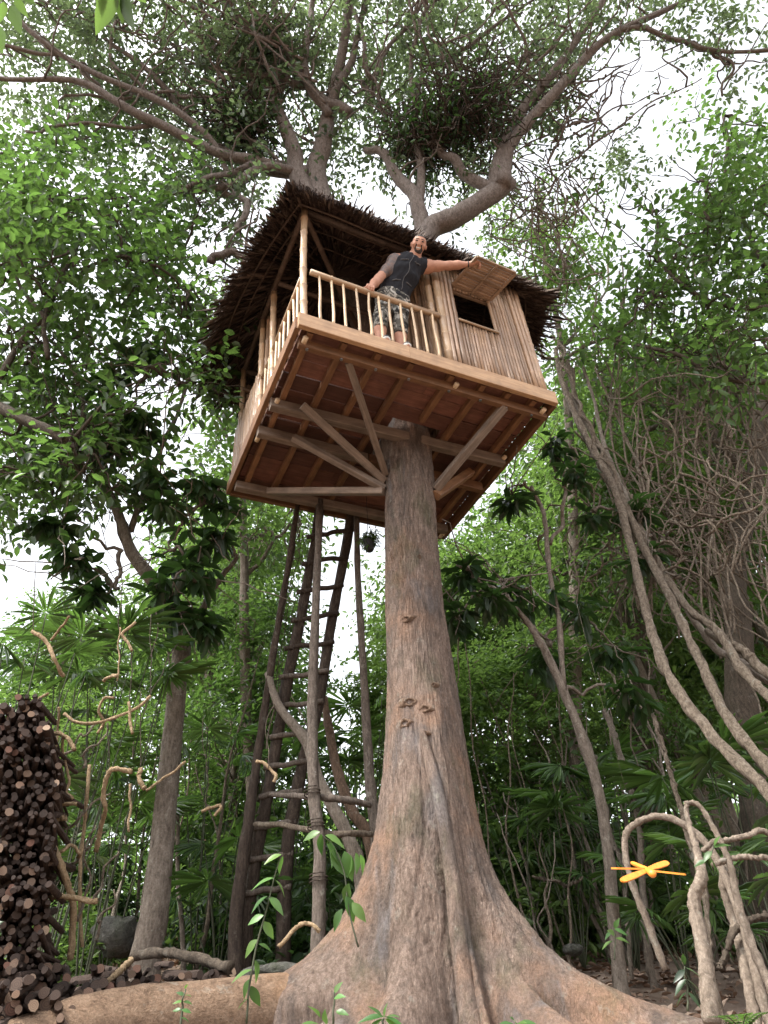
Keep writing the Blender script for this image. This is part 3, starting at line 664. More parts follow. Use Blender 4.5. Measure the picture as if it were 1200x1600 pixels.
def roof():
    ts = [0, .06, .15, .3, .5, .75, 1.0]; mb = MB(); V = []
    for t in ts: V += [H(*(roof_pt(k, t, .10 + .02 * random.random()))) for k in range(NE)]
    for t in ts[::-1]: V += [H(*(roof_pt(k, max(t, .015), -.02 - .0 * t))) for k in range(NE)]
    nr = len(ts) * 2
    mb.add(V, [(j * NE + i, j * NE + (i + 1) % NE, (j + 1) % nr * NE + (i + 1) % NE, (j + 1) % nr * NE + i) for j in range(nr) for i in range(NE) if j != len(ts) - 1])
    ro = part('roof', mb, MT['thatch_under'], TH)
    # straw: hanging at the eaves, lying on top, and showing between the rafters below
    P = []; D = []; L = []
    def straw(n, t0, t1, dz0, dz1, l0, l1, dn, jit):
        for _ in range(n):
            k = random.uniform(0, NE); t = random.uniform(t0, t1); p = roof_pt(k, t, random.uniform(dz0, dz1)); q = roof_pt(k, 0); q2 = roof_pt(k, 1.0)
            d = q - q2; d /= np.linalg.norm(d); d[2] -= dn * random.random(); d += rng.normal(size=3) * jit
            P.append(H(*(p + rng.normal(size=3) * .012))); D.append(d[0] * E1 + d[1] * E2 + d[2] * EZ); L.append(random.uniform(l0, l1))
    straw(34000, 0, .10, -.03, .11, .05, .13, .9, .06)
    straw(6000, .05, .5, .09, .115, .12, .25, .1, .06)
    straw(9000, .03, .85, -.045, -.022, .2, .45, .05, .07)
    straw(1500, 0, .03, -.01, .08, .05, .13, 1.4, .2)
    P = np.array(P); D = np.array(D); L = np.array(L); N = rdir(len(P))
    st = link('thatch', leaf_mesh('thatch', leaf_arrays(P, D, N, L, .0065), MT['thatch'], None, wpos(ro)), ro); st['kind'] = 'stuff'
    # rafters and battens
    for k in range(0, NE, 11):
        a, b = roof_pt(k, .05, -.06), roof_pt(k, .9, -.06); cane('rafter', a, b, .016, 'roof_pole', ro, n=7, step=.5)
    for t in (.10, .22, .36, .55):
        for k0 in range(0, NE, 33):
            p = spline([H(*roof_pt(k0 + j, t, -.085)) for j in range(0, 34, 3)], 24); mb = MB(); mb.tube(p, [.012] * 24, 6); part('batten', mb, MT['roof_pole'], ro)
roof()
for p0, p1 in [((.045, .05, 2.0), (HW - .1, .02, 1.83)), ((.045, .05, 2.0), (.03, HD - .03, 1.98)), ((.03, HD - .03, 1.98), (HW - .05, HD - .03, 1.85)), ((HW - .1, .02, 1.83), (HW - .05, HD - .03, 1.85))]:
    cane('wall_plate', p0, p1, .030, 'roof_pole', n=9, step=.5)
cane('tie_beam', (.06, .08, 1.98), (1.3, 1.42, 2.02), .028, 'roof_pole')
cane('tie_beam', (.05, .95, 1.95), (1.25, .98, 1.98), .028, 'roof_pole')

# ================================================================== the man on the porch
def surf_nets(F, org, vox):
    nx, ny, nz = F.shape; s = F < 0
    c = [F[i:nx - 1 + i, j:ny - 1 + j, k:nz - 1 + k] for i in (0, 1) for j in (0, 1) for k in (0, 1)]
    n_in = sum((x < 0).astype(int) for x in c); act = (n_in > 0) & (n_in < 8); idx = -np.ones(act.shape, int); I = np.argwhere(act); idx[act] = np.arange(len(I))
    val = np.stack([x[act] for x in c], -1); off = np.array([(i, j, k) for i in (0, 1) for j in (0, 1) for k in (0, 1)], float)
    acc = np.zeros((len(I), 3)); cnt = np.zeros(len(I))
    for a in range(8):
        for b in range(a + 1, 8):
            if abs(off[a] - off[b]).sum() != 1: continue
            va, vb = val[:, a], val[:, b]; m = (va < 0) != (vb < 0); t = np.where(m, va / np.where(m, va - vb, 1), 0)
            acc += np.where(m[:, None], off[a] + (off[b] - off[a]) * t[:, None], 0); cnt += m
    V = (I + acc / cnt[:, None]) * vox + org; Fc = []
    for ax in range(3):
        sl0 = [slice(1, -1)] * 3; sl1 = [slice(1, -1)] * 3; sl0[ax] = slice(0, -1); sl1[ax] = slice(1, None)
        a, b = s[tuple(sl0)], s[tuple(sl1)]; E_ = np.argwhere(a != b); flip = a[a != b]
        E_ = E_ + np.array([0 if i == ax else 1 for i in range(3)]); u, v = [i for i in range(3) if i != ax]
        def at(du, dv):
            q = E_.copy(); q[:, u] -= du; q[:, v] -= dv; return idx[q[:, 0], q[:, 1], q[:, 2]]
        Q = np.stack([at(1, 1), at(0, 1), at(0, 0), at(1, 0)], -1)
        fl = flip if ax != 1 else ~flip
        Q[~fl] = Q[~fl][:, ::-1]; Fc.append(Q)
    return V, np.concatenate(Fc)
def sdf(caps, vox=.007, cut=None, pad=.05):
    pts = np.array([c[i] for c in caps for i in (0, 1)]); rm = max(max(c[2], c[3]) for c in caps)
    lo = pts.min(0) - rm - pad; hi = pts.max(0) + rm + pad; n = np.ceil((hi - lo) / vox).astype(int) + 1
    F = np.full(n, .5, np.float32)
    for c in caps:
        a, b, r0, r1 = np.array(c[0], float), np.array(c[1], float), c[2], c[3]; k = c[4] if len(c) > 4 else .03; sq = c[5] if len(c) > 5 else None
        m = max(r0, r1) + k + .03; i0 = np.maximum(((np.minimum(a, b) - m - lo) / vox).astype(int), 0); i1 = np.minimum(((np.maximum(a, b) + m - lo) / vox).astype(int) + 2, n)
        g = np.stack(np.meshgrid(*[lo[q] + vox * np.arange(i0[q], i1[q]) for q in range(3)], indexing='ij'), -1)
        ab = b - a; t = np.clip(((g - a) @ ab) / max(ab @ ab, 1e-9), 0, 1); dv = g - (a + t[..., None] * ab)
        if sq is not None:
            ax, f = np.array(sq[0], float), sq[1]; ax /= np.linalg.norm(ax); dv = dv + (dv @ ax)[..., None] * ax * (1 / f - 1)
        d = np.linalg.norm(dv, axis=-1) - (r0 + (r1 - r0) * t); S = tuple(slice(i0[q], i1[q]) for q in range(3)); f = F[S]
        h = np.clip(.5 + .5 * (f - d) / k, 0, 1); F[S] = f * (1 - h) + d * h - k * h * (1 - h)
    if cut is not None:
        g = np.stack(np.meshgrid(*[lo[q] + vox * np.arange(n[q]) for q in range(3)], indexing='ij'), -1); F = np.maximum(F, cut(g))
    return surf_nets(F, lo, vox)
def hand(wrist, mid, palmn, grip, side, sc_=1.0):
    """palm and five bent fingers; wrist->knuckles, fingers curl toward grip"""
    w_, k_ = np.array(wrist, float), np.array(mid, float); d = (k_ - w_) / np.linalg.norm(k_ - w_); nrm = np.array(palmn, float); nrm -= d * (nrm @ d); nrm /= np.linalg.norm(nrm)
    sx = np.cross(d, nrm) * side; caps = [(w_, w_ + d * .03, .027, .032, .02, (nrm, .7))]
    for o in (-.03, -.01, .01, .03): caps.append((w_ + d * .03 + sx * o * .7, k_ + sx * o, .018, .014, .015))
    for o, l in ((-.032, .058), (-.011, .07), (.011, .074), (.032, .068)):
        a = k_ + sx * o; b = a + (d * .75 + nrm * .65) * l * .45; c = b + (d * .05 + nrm * 1.0) * l * .40; e = c + (-d * .6 + nrm * .6) * l * .30
        caps += [(a, b, .0105, .010, .004), (b, c, .010, .0095, .004), (c, e, .0095, .008, .004)]
    a = w_ + d * .025 - sx * .028; b = a + (d * .5 - sx * .55 + nrm * .5) * .045; c = b + (d * .6 + nrm * .6 + sx * .2) * .035
    caps += [(a, b, .014, .012, .01), (b, c, .0115, .009, .005)]
    return caps
MAN = thing('person', 'bearded man in dark sleeveless vest leaning over the porch rail, arm stretched to the shutter', 'person', H(.92, .18, FT))
def skin_mat():
    m, t, b = new_mat('skin'); n = noise(t, coords(t, (1, 1, 1)), 14, 4, .6)
    t.links.new(ramp(t, n, [(.3, (.42, .215, .15)), (.7, (.54, .30, .215))]), b.inputs['Base Color']); b.inputs['Roughness'].default_value = .65; b.inputs['Specular IOR Level'].default_value = .25; return m
MT['skin'] = skin_mat()
MT['vest'] = plain('vest', (.009, .010, .016), .9, scale=40, c2=(.004, .0045, .008), bs=.3)
MT['tee'] = plain('tee', (.10, .10, .105), .9, scale=40)
def camo():
    m, t, b = new_mat('camouflage'); v = coords(t, (1, 1, 1)); n1 = noise(t, v, 13, 2, .5, .8); n2 = noise(t, coords(t, (1.2, 1, .8)), 17, 2, .5, .8)
    c = ramp(t, n1, [(.44, (.018, .018, .018)), (.47, (.11, .105, .09))]); c = mixc(t, ramp(t, n2, [(.54, (0,) * 3), (.57, (1,) * 3)]), c, (.40, .38, .34))
    t.links.new(c, b.inputs['Base Color']); b.inputs['Roughness'].default_value = .9; return m
MT['camo'] = camo()
MT['hair'] = plain('hair', (.045, .03, .022), .8, scale=90, c2=(.02, .014, .01), bs=.5)
MT['shoe'] = plain('shoe', (.03, .03, .032), .7, scale=30); MT['sole'] = plain('sole', (.7, .68, .64), .6)
MT['eye'] = plain('eye', (.02, .015, .012), .2); MT['teeth'] = plain('teeth', (.78, .75, .70), .3); MT['lip'] = plain('lip', (.36, .13, .11), .5)
MT['tattoo'] = plain('tattoo', (.075, .075, .08), .55, scale=38, c2=(.20, .125, .10), bs=.1)
J = dict(aR=(.81, .085, .255), kR=(.83, .095, .66), hR=(.95, .15, 1.05), aL=(1.02, .085, .255), kL=(1.045, .095, .66), hL=(1.10, .15, 1.04),
         pel=(1.02, .15, 1.10), wai=(1.045, .11, 1.22), che=(1.10, .005, 1.39), upc=(1.15, -.055, 1.50), nek=(1.185, -.12, 1.575), hed=(1.205, -.20, 1.665),
         sR=(.985, -.045, 1.49), eR=(.82, .03, 1.20), wR=(.70, .03, .965), sL=(1.335, -.085, 1.53), eL=(1.55, -.20, 1.505), wL=(1.73, -.29, 1.50))
J = {k: np.array(v) for k, v in J.items()}
def body_caps():
    c = []
    for s in 'RL':
        a, k, h = J['a' + s], J['k' + s], J['h' + s]
        c += [(h, k, .085, .058), (k, k * .55 + a * .45 + np.array([0, .015, 0]), .056, .056), (k * .55 + a * .45 + np.array([0, .015, 0]), a, .055, .038)]
        c += [(a + np.array([0, .03, -.045]), a + np.array([0, -.11, -.06]), .035, .03)]
        sh, e, w_ = J['s' + s], J['e' + s], J['w' + s]
        c += [(sh, sh * .5 + e * .5, .062, .052), (sh * .5 + e * .5, e, .052, .042), (e, e * .6 + w_ * .4, .043, .042), (e * .6 + w_ * .4, w_, .042, .026)]
    c += [(J['pel'] - np.array([.06, 0, 0]), J['pel'] + np.array([.06, 0, 0]), .105, .105, .05), (J['pel'], J['wai'], .125, .12, .05, (E2 * 0 + np.array([0, 1, 0]), .8)),
          (J['wai'], J['che'], .125, .15, .06, (np.array([0, 1, .4]), .75)), (J['che'], J['upc'], .15, .13, .06, (np.array([0, 1, .6]), .72)),
          (J['upc'], J['sR'], .085, .07, .05), (J['upc'], J['sL'], .085, .07, .05), (J['upc'] + np.array([0, 0, .02]), J['nek'], .065, .058, .04), (J['nek'], J['hed'], .058, .056, .02)]
    h = J['hed']; cd = O3 - H(*h); fw = np.array([cd @ E1, cd @ E2, cd[2]]); fw = unit(unit(fw) + np.array([.0, -.25, .22])); up = np.array([.22, 0, 1.0]); up = unit(up - fw * (up @ fw)); sx = np.cross(fw, up)
    c += [(h + up * .030 - fw * .012, h + up * .030 + fw * .012, .082, .078, .03, (sx, .90)), (h + fw * .03 - up * .01, h - up * .070 + fw * .042, .066, .044, .03, (sx, .95)),
          (h + up * .022 + fw * .084, h - up * .016 + fw * .098, .008, .012, .012), (h - up * .018 + fw * .092 - sx * .010, h - up * .018 + fw * .092 + sx * .010, .008, .008, .01)]
    for s in (-1, 1):
        c += [(h + sx * s * .078 + up * .012, h + sx * s * .080 - up * .022, .010, .007, .004), (h + sx * s * .05 + fw * .066 - up * .018, h + sx * s * .045 + fw * .06 - up * .03, .016, .014, .02), (h + up * .036 + fw * .082 + sx * s * .016, h + up * .034 + fw * .074 + sx * s * .045, .010, .010, .012)]
    c += hand(J['wR'], np.array([.685, -.045, .915]), np.array([-.05, .5, -.85]), None, 1)
    c += hand(J['wL'], np.array([1.80, -.325, 1.515]), np.array([.5, .3, -.9]), None, -1)
    return c, h, up, fw, sx
def tri_obj(name, V, F, mats, parent, idx=None):
    W_ = HA + V[:, :1] * E1 + V[:, 1:2] * E2 + V[:, 2:3] * EZ - wpos(parent)
    me = bpy.data.meshes.new(name); me.from_pydata(W_.tolist(), [], F.tolist()); me.polygons.foreach_set('use_smooth', [True] * len(F))
    for m in mats: me.materials.append(m)
    if idx is not None: me.polygons.foreach_set('material_index', idx.astype(np.int32))
    me.update(); return link(name, me, parent)
def make_man():
    caps, h, up, fw, sx = body_caps(); V, F = sdf(caps, .0065)
    ctr = V[F].mean(1); idx = np.zeros(len(F), int)
    # tattoo on the upper right arm
    ab = J['eR'] - J['sR']; t = ((ctr - J['sR']) @ ab) / (ab @ ab); dd = np.linalg.norm(ctr - (J['sR'] + t[:, None] * ab), axis=1); idx[(t > -.1) & (t < .78) & (dd < .085) & (ctr[:, 0] < 1.0)] = 1
    BV, BF = V, F
    body = tri_obj('body', V, F, [MT['skin'], MT['tattoo']], MAN, idx)
    # clothes: the same figure, a little larger, cut at neck, armholes, hem and cuffs
    tc = [(J['pel'] + np.array([0, .0, .0]), J['wai'], .155, .145, .05, (np.array([0, 1, 0]), .85)), (J['wai'], J['che'], .145, .165, .06, (np.array([0, 1, .4]), .78)), (J['che'], J['upc'], .162, .142, .06, (np.array([0, 1, .6]), .75)),
          (J['upc'], J['sR'] + np.array([.03, .0, .0]), .095, .082, .05), (J['upc'], J['sL'] - np.array([.03, 0, 0]), .095, .082, .05)]
    nk = J['nek'] + np.array([.005, -.04, .01])
    V, F = sdf(tc, .008, lambda g: np.maximum.reduce([(J['pel'][2] - .05) - g[..., 2], .085 - np.linalg.norm(g - nk, axis=-1), (g - (J['sL'] - np.array([.0, 0, .0]))) @ unit(J['eL'] - J['sL']) - .02, np.minimum((g - J['sR']) @ np.array([-1.0, 0, .0]) - .03, g[..., 2] - 1.34)]))
    V = V + (.003 * np.sin(V[:, :1] * 38 + V[:, 2:] * 47 + 3 * np.sin(V[:, :1] * 21)) + .002 * np.sin(V[:, :1] * 95 - V[:, 2:] * 60) + .006 * np.sin(V[:, :1] * 14 - V[:, 2:] * 31 + 2 * np.sin(V[:, 2:] * 17))) * np.array([0, -1, .2]); vo = tri_obj('vest', V, F, [MT['vest']], MAN); VV = V
    def front(x, z):
        m = (np.abs(VV[:, 0] - x) < .014) & (np.abs(VV[:, 2] - z) < .014); return VV[m][np.argmin(VV[m][:, 1])] + np.array([0, -.003, 0]) if m.any() else None
    def trim(name, pts, r):
        p = [q for q in pts if q is not None]
        if len(p) > 1: mb = MB(); mb.tube([H(*q) for q in p], [r] * len(p), 6); part(name, mb, MT['tee'], vo)
    trim('placket', [front(1.135 - .09 * t, 1.47 - .38 * t) for t in np.linspace(0, 1, 9)], .0045)
    for dx in (-.075, .08): trim('pocket_flap', [front(1.115 + dx + u, 1.41 + .12 * u) for u in np.linspace(-.04, .04, 5)], .007); trim('pocket_flap', [front(1.06 + dx + u, 1.20 + .12 * u) for u in np.linspace(-.04, .04, 5)], .007)
    trim('collar', [front(1.165 + u, 1.535 - abs(u) * .1) for u in np.linspace(-.08, .08, 9)], .008)
    lc = []
    for s in 'RL':
        a, k, hh = J['a' + s], J['k' + s], J['h' + s]; lc += [(hh, k, .094, .070), (k, k * .60 + a * .40, .069, .064)]
    lc += [(J['pel'] - np.array([.06, 0, 0]), J['pel'] + np.array([.06, 0, 0]), .122, .122, .05), (J['pel'], J['wai'], .138, .125, .05, (np.array([0, 1, 0]), .8))]
    V, F = sdf(lc, .008, lambda g: np.maximum.reduce([(J['kR'][2] - .17) - g[..., 2] + .01 * np.sin(g[..., 0] * 60), g[..., 2] - 1.2])); V = V + .004 * np.sin(V[:, 2:] * 70 + V[:, :1] * 30) * np.array([1, -1, 0]); tri_obj('trousers', V, F, [MT['camo']], MAN)
    for s in 'RL':
        a = J['a' + s]; V, F = sdf([(a + np.array([0, .035, -.045]), a + np.array([0, -.10, -.052]), .046, .042, .02), (a + np.array([0, .02, -.03]), a + np.array([0, .015, .01]), .045, .044, .02)], .007, lambda g, z=a[2] - .078: np.maximum(z - g[..., 2], g[..., 2] - (z + .085)))
        idx = (V[F].mean(1)[:, 2] < a[2] - .055).astype(int); tri_obj('shoe', V, F, [MT['shoe'], MT['sole']], MAN, idx)
    hc = h + up * .030
    V, F = sdf([(hc - fw * .014, hc + fw * .010, .0855, .081, .03, (sx, .91))], .005, lambda g: np.maximum((hc - g) @ up + .012 - .05 * np.clip((g - hc) @ -fw / .08, -.55, 1.2), np.maximum((g - hc) @ fw - .2 + 0 * g[..., 0], -10)))
    tri_obj('hair', V, F, [MT['hair']], MAN)
    V, F = sdf([(h + fw * .032 - up * .02, h - up * .072 + fw * .044, .068, .047, .03, (sx, .95))], .005, lambda g: np.maximum.reduce([(g - h) @ up + .022 - .02 * np.abs((g - h) @ sx) / .05, .010 - (g - h) @ fw, .030 - np.linalg.norm((g - (h + fw * .095 - up * .046)) / np.array([1, 1, .8]), axis=-1)]))
    tri_obj('beard', V, F, [MT['hair']], MAN)
    FB = __import__('mathutils').bvhtree.BVHTree.FromPolygons(BV.tolist(), BF.tolist())
    def face(u, x):
        o_ = h + up * u + sx * x + fw * .3; return np.array(FB.ray_cast(Vector(o_), Vector(-fw))[0])
    for s in (-1, 1):
        e = face(.020, s * .027) - fw * .0035; V, F = sdf([(e - sx * .008, e + sx * .008, .0078, .0078)], .003); tri_obj('eye', V, F, [MT['eye']], MAN)
        V, F = sdf([(face(.040, s * .027 - .013) - fw * .001, face(.040, s * .027 + .013) - fw * .001, .0048, .0048)], .0025); tri_obj('eyebrow', V, F, [MT['hair']], MAN)
    m = face(-.050, 0) - fw * .003
    V, F = sdf([(m - sx * .017, m + sx * .017, .007, .007)], .003); tri_obj('mouth', V, F, [MT['teeth']], MAN)
    w_ = J['wL'] + unit(J['wL'] - J['eL']) * -.01; d = unit(J['wL'] - J['eL']); x = unit(np.cross(d, EZ)); y = np.cross(x, d)
    mb = MB(); mb.tube([H(*(w_ + (x * math.cos(t) + y * math.sin(t)) * .030)) for t in np.linspace(0, 6.283, 20)], [.006] * 20, 6); part('wristband', mb, MT['shoe'], MAN)
    for i in range(4):
        q = J['upc'] * (1 - i / 4) + (J['pel'] + np.array([0, 0, .06])) * (i / 4)
make_man()
# ================================================================== ladder, poles and things round the trunk
def tube_px(mb, pts, n=26, wob=.02, seg=9, Ydef=None, rough=.004, foot=False):
    """pts: (x, y, distance, radius)"""
    W_ = [PY(x, y, Y) for x, y, Y, r in pts]; R_ = [q[3] for q in pts]
    if foot:                                          # carry the stem on to the ground where it leaves the picture
        e = W_[-1]; g = e.copy(); dz = max(.0, e[2] - float(ground_z(e[0], e[1]))); run = unit((W_[-1] - W_[-2]) * np.array([1, 1, 0])) * dz * (.55 if dz > .6 else .1)
        g = g + run; g[2] = float(ground_z(g[0], g[1])) - .06
        if dz > .5: W_.append(e * .5 + g * .5 + run * .25); R_.append(R_[-1])
        W_.append(g); R_.append(R_[-1] * 1.1)
    p = spline(W_, n); p = wobble(p, wob)
    r = np.interp(np.linspace(0, 1, n), np.linspace(0, 1, len(R_)), R_) * (1 + .07 * np.sin(np.arange(n) * 1.9 + pts[0][0]))
    mb.tube(p, r, seg); v = mb.v[-1]; v += rng.normal(size=v.shape) * rough; return p
def down_to_ground(p): q = np.array(p); q[2] = ground_z(q[0], q[1]) - .08; return q
LAD = thing('ladder', 'tall rustic pole ladder leaning up to the back of the tree house', 'ladder', PY(415, 1440, 7.2))
def lad_l(t): return PYi([(502, 780, 6.45), (490, 855, 6.6), (472, 955, 6.75), (452, 1045, 6.9), (433, 1158, 7.0), (420, 1225, 7.05), (405, 1312, 7.15), (385, 1440, 7.2)], t)
def lad_r(t): return PYi([(553, 780, 6.6), (537, 867, 6.75), (516, 992, 6.95), (502, 1067, 7.0), (490, 1130, 7.05), (470, 1212, 7.1), (453, 1300, 7.2), (443, 1440, 7.25)], t)
def PYi(tbl, y):
    ys = [q[1] for q in tbl]; return PY(np.interp(y, ys, [q[0] for q in tbl]), y, np.interp(y, ys, [q[2] for q in tbl]))
for fn in (lad_l, lad_r):
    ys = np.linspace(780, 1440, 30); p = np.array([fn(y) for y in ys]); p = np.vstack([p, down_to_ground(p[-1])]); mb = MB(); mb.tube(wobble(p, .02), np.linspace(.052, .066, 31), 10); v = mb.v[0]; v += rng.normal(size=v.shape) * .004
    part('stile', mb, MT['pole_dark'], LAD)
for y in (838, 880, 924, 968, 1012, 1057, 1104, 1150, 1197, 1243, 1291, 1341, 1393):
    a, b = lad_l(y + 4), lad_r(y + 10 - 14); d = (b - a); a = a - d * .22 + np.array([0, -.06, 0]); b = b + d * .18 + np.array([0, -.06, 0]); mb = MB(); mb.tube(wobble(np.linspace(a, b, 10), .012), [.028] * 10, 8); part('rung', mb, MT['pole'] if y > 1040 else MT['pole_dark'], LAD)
def pole(pts, mat, label, name='pole', cat='pole', group='poles under the tree house', seg=10, n=30, ground=True):
    mb = MB(); P = [PY(x, y, Y) for x, y, Y, r in pts]
    if ground: P.append(down_to_ground(P[-1]))
    rr = [q[3] for q in pts] + ([pts[-1][3]] if ground else []); p = wobble(spline(P, n), .012)
    mb.tube(p, np.interp(np.linspace(0, 1, n), np.linspace(0, 1, len(rr)), rr) * (1 + .05 * np.sin(np.arange(n) * 2.2)), seg); v = mb.v[0]; v += rng.normal(size=v.shape) * .003
    return single(name, mb, MT[mat], P[-1], label, cat, group)
pole([(466, 782, 6.35, .03), (447, 900, 6.6, .034), (425, 1030, 6.75, .036), (405, 1160, 6.9, .04), (388, 1300, 6.95, .055), (372, 1420, 7.0, .062)], 'pole_dark', 'slim dark pole left of the ladder, outermost of the upright poles')
pole([(500, 782, 6.25, .04), (495, 950, 6.25, .044), (489, 1100, 6.2, .047), (488, 1240, 6.1, .05), (498, 1330, 6.05, .05), (496, 1480, 6.0, .054)], 'pole', 'pale grey upright pole standing in front of the ladder')
pole([(557, 800, 6.6, .034), (562, 950, 6.7, .036), (568, 1100, 6.8, .042), (578, 1220, 6.85, .05), (590, 1330, 6.9, .058)], 'pole', 'bare upright pole close to the left side of the big trunk')
pole([(418, 1052, 6.8, .035), (438, 1105, 6.75, .042), (478, 1158, 6.7, .05), (500, 1222, 6.65, .055), (545, 1312, 6.6, .06), (566, 1400, 6.6, .064)], 'bark_grey', 'crooked grey branch leaning across the foot of the ladder')
pole([(506, 1090, 7.4, .04), (524, 1188, 7.3, .05), (548, 1262, 7.2, .055), (580, 1330, 7.2, .058)], 'bark_brown', 'curved brown pole leaning behind the big trunk')
pole([(424, 1242, 6.75, .022), (470, 1244, 6.4, .025), (520, 1246, 6.15, .03), (580, 1258, 6.3, .026)], 'pole', 'upper horizontal cross pole lashed to the upright pole', ground=False)
pole([(398, 1288, 6.75, .022), (470, 1294, 6.4, .024), (530, 1302, 6.15, .026), (582, 1303, 6.3, .024)], 'liana', 'lower horizontal cross pole lashed to the upright pole', ground=False)
def lash(px, py, Y, r):
    c = PY(px, py, Y); mb = MB(); mb.tube([c + np.array([math.cos(t) * r, math.sin(t) * r, .004 * t]) for t in np.linspace(0, 18, 60)], [.005] * 60, 5, cap=False)
    single('lashing', mb, MT['pole_dark'], c, {1245: 'wire lashing at the upper cross pole', 1297: 'wire lashing at the lower cross pole', 1382: 'wire ring low on the pale upright pole'}[py], 'lashing', 'wire lashings')
for q in ((488, 1245, 6.1, .066), (494, 1297, 6.07, .068), (498, 1382, 6.03, .07)): lash(*q)
def netting():
    mb = MB(); g = {}
    ys = np.linspace(800, 1130, 15); us = np.linspace(0, 1, 6)
    for y in ys:
        for u in us:
            xl = np.interp(y, [797, 1030, 1160], [466, 425, 405]); xr = np.interp(y, [795, 1045, 1160], [500, 452, 433]); g[y, u] = PY(xl + (xr - xl) * u, y + random.uniform(-3, 3), np.interp(y, [800, 1130], [6.42, 6.9])) + rng.normal(size=3) * .008
    for y in ys: mb.tube(np.array([g[y, u] for u in us]), [.0035] * 6, 4, cap=False)
    for u in us: mb.tube(np.array([g[y, u] for y in ys]), [.0035] * len(ys), 4, cap=False)
    single('wire_netting', mb, MT['pole_dark'], PY(450, 1130, 6.9), 'dark wire netting stretched between the slim pole and the ladder', 'netting')
netting()
def hanging_pot():
    c = PY(577, 852, 6.35); t = thing('hanging_pot', 'small black plant pot hung beneath the tree house', 'plant pot', c)
    mb = MB(); prof = [(.0, -.075), (.035, -.075), (.05, -.05), (.058, .0), (.060, .04), (.066, .045), (.066, .058), (.054, .056), (.05, .02), (.0, .0)]; n = 18
    V = [c + np.array([r * math.cos(2 * math.pi * i / n), r * math.sin(2 * math.pi * i / n), z]) for r, z in prof for i in range(n)]
    mb.add(V, [(j * n + i, j * n + (i + 1) % n, (j + 1) * n + (i + 1) % n, (j + 1) * n + i) for j in range(len(prof) - 1) for i in range(n)]); part('pot', mb, MT['shoe'], t)
    for k in range(3):
        a = k * 2.1; mb = MB(); mb.tube([c + np.array([.06 * math.cos(a), .06 * math.sin(a), .05]), c + np.array([0, 0, .32]), c + np.array([0, 0, .8])], [.003] * 3, 4); part('wire', mb, MT['shoe'], t)
    C = c + rng.normal(size=(40, 3)) * np.array([.04, .04, .05]) + np.array([0, 0, .1]); V, r = whorl_leaves(C, 5, .09, .16); o = link('plant', leaf_mesh('plant', V, MT['leaf_bright'], r, c), t); o['kind'] = 'stuff'
hanging_pot()

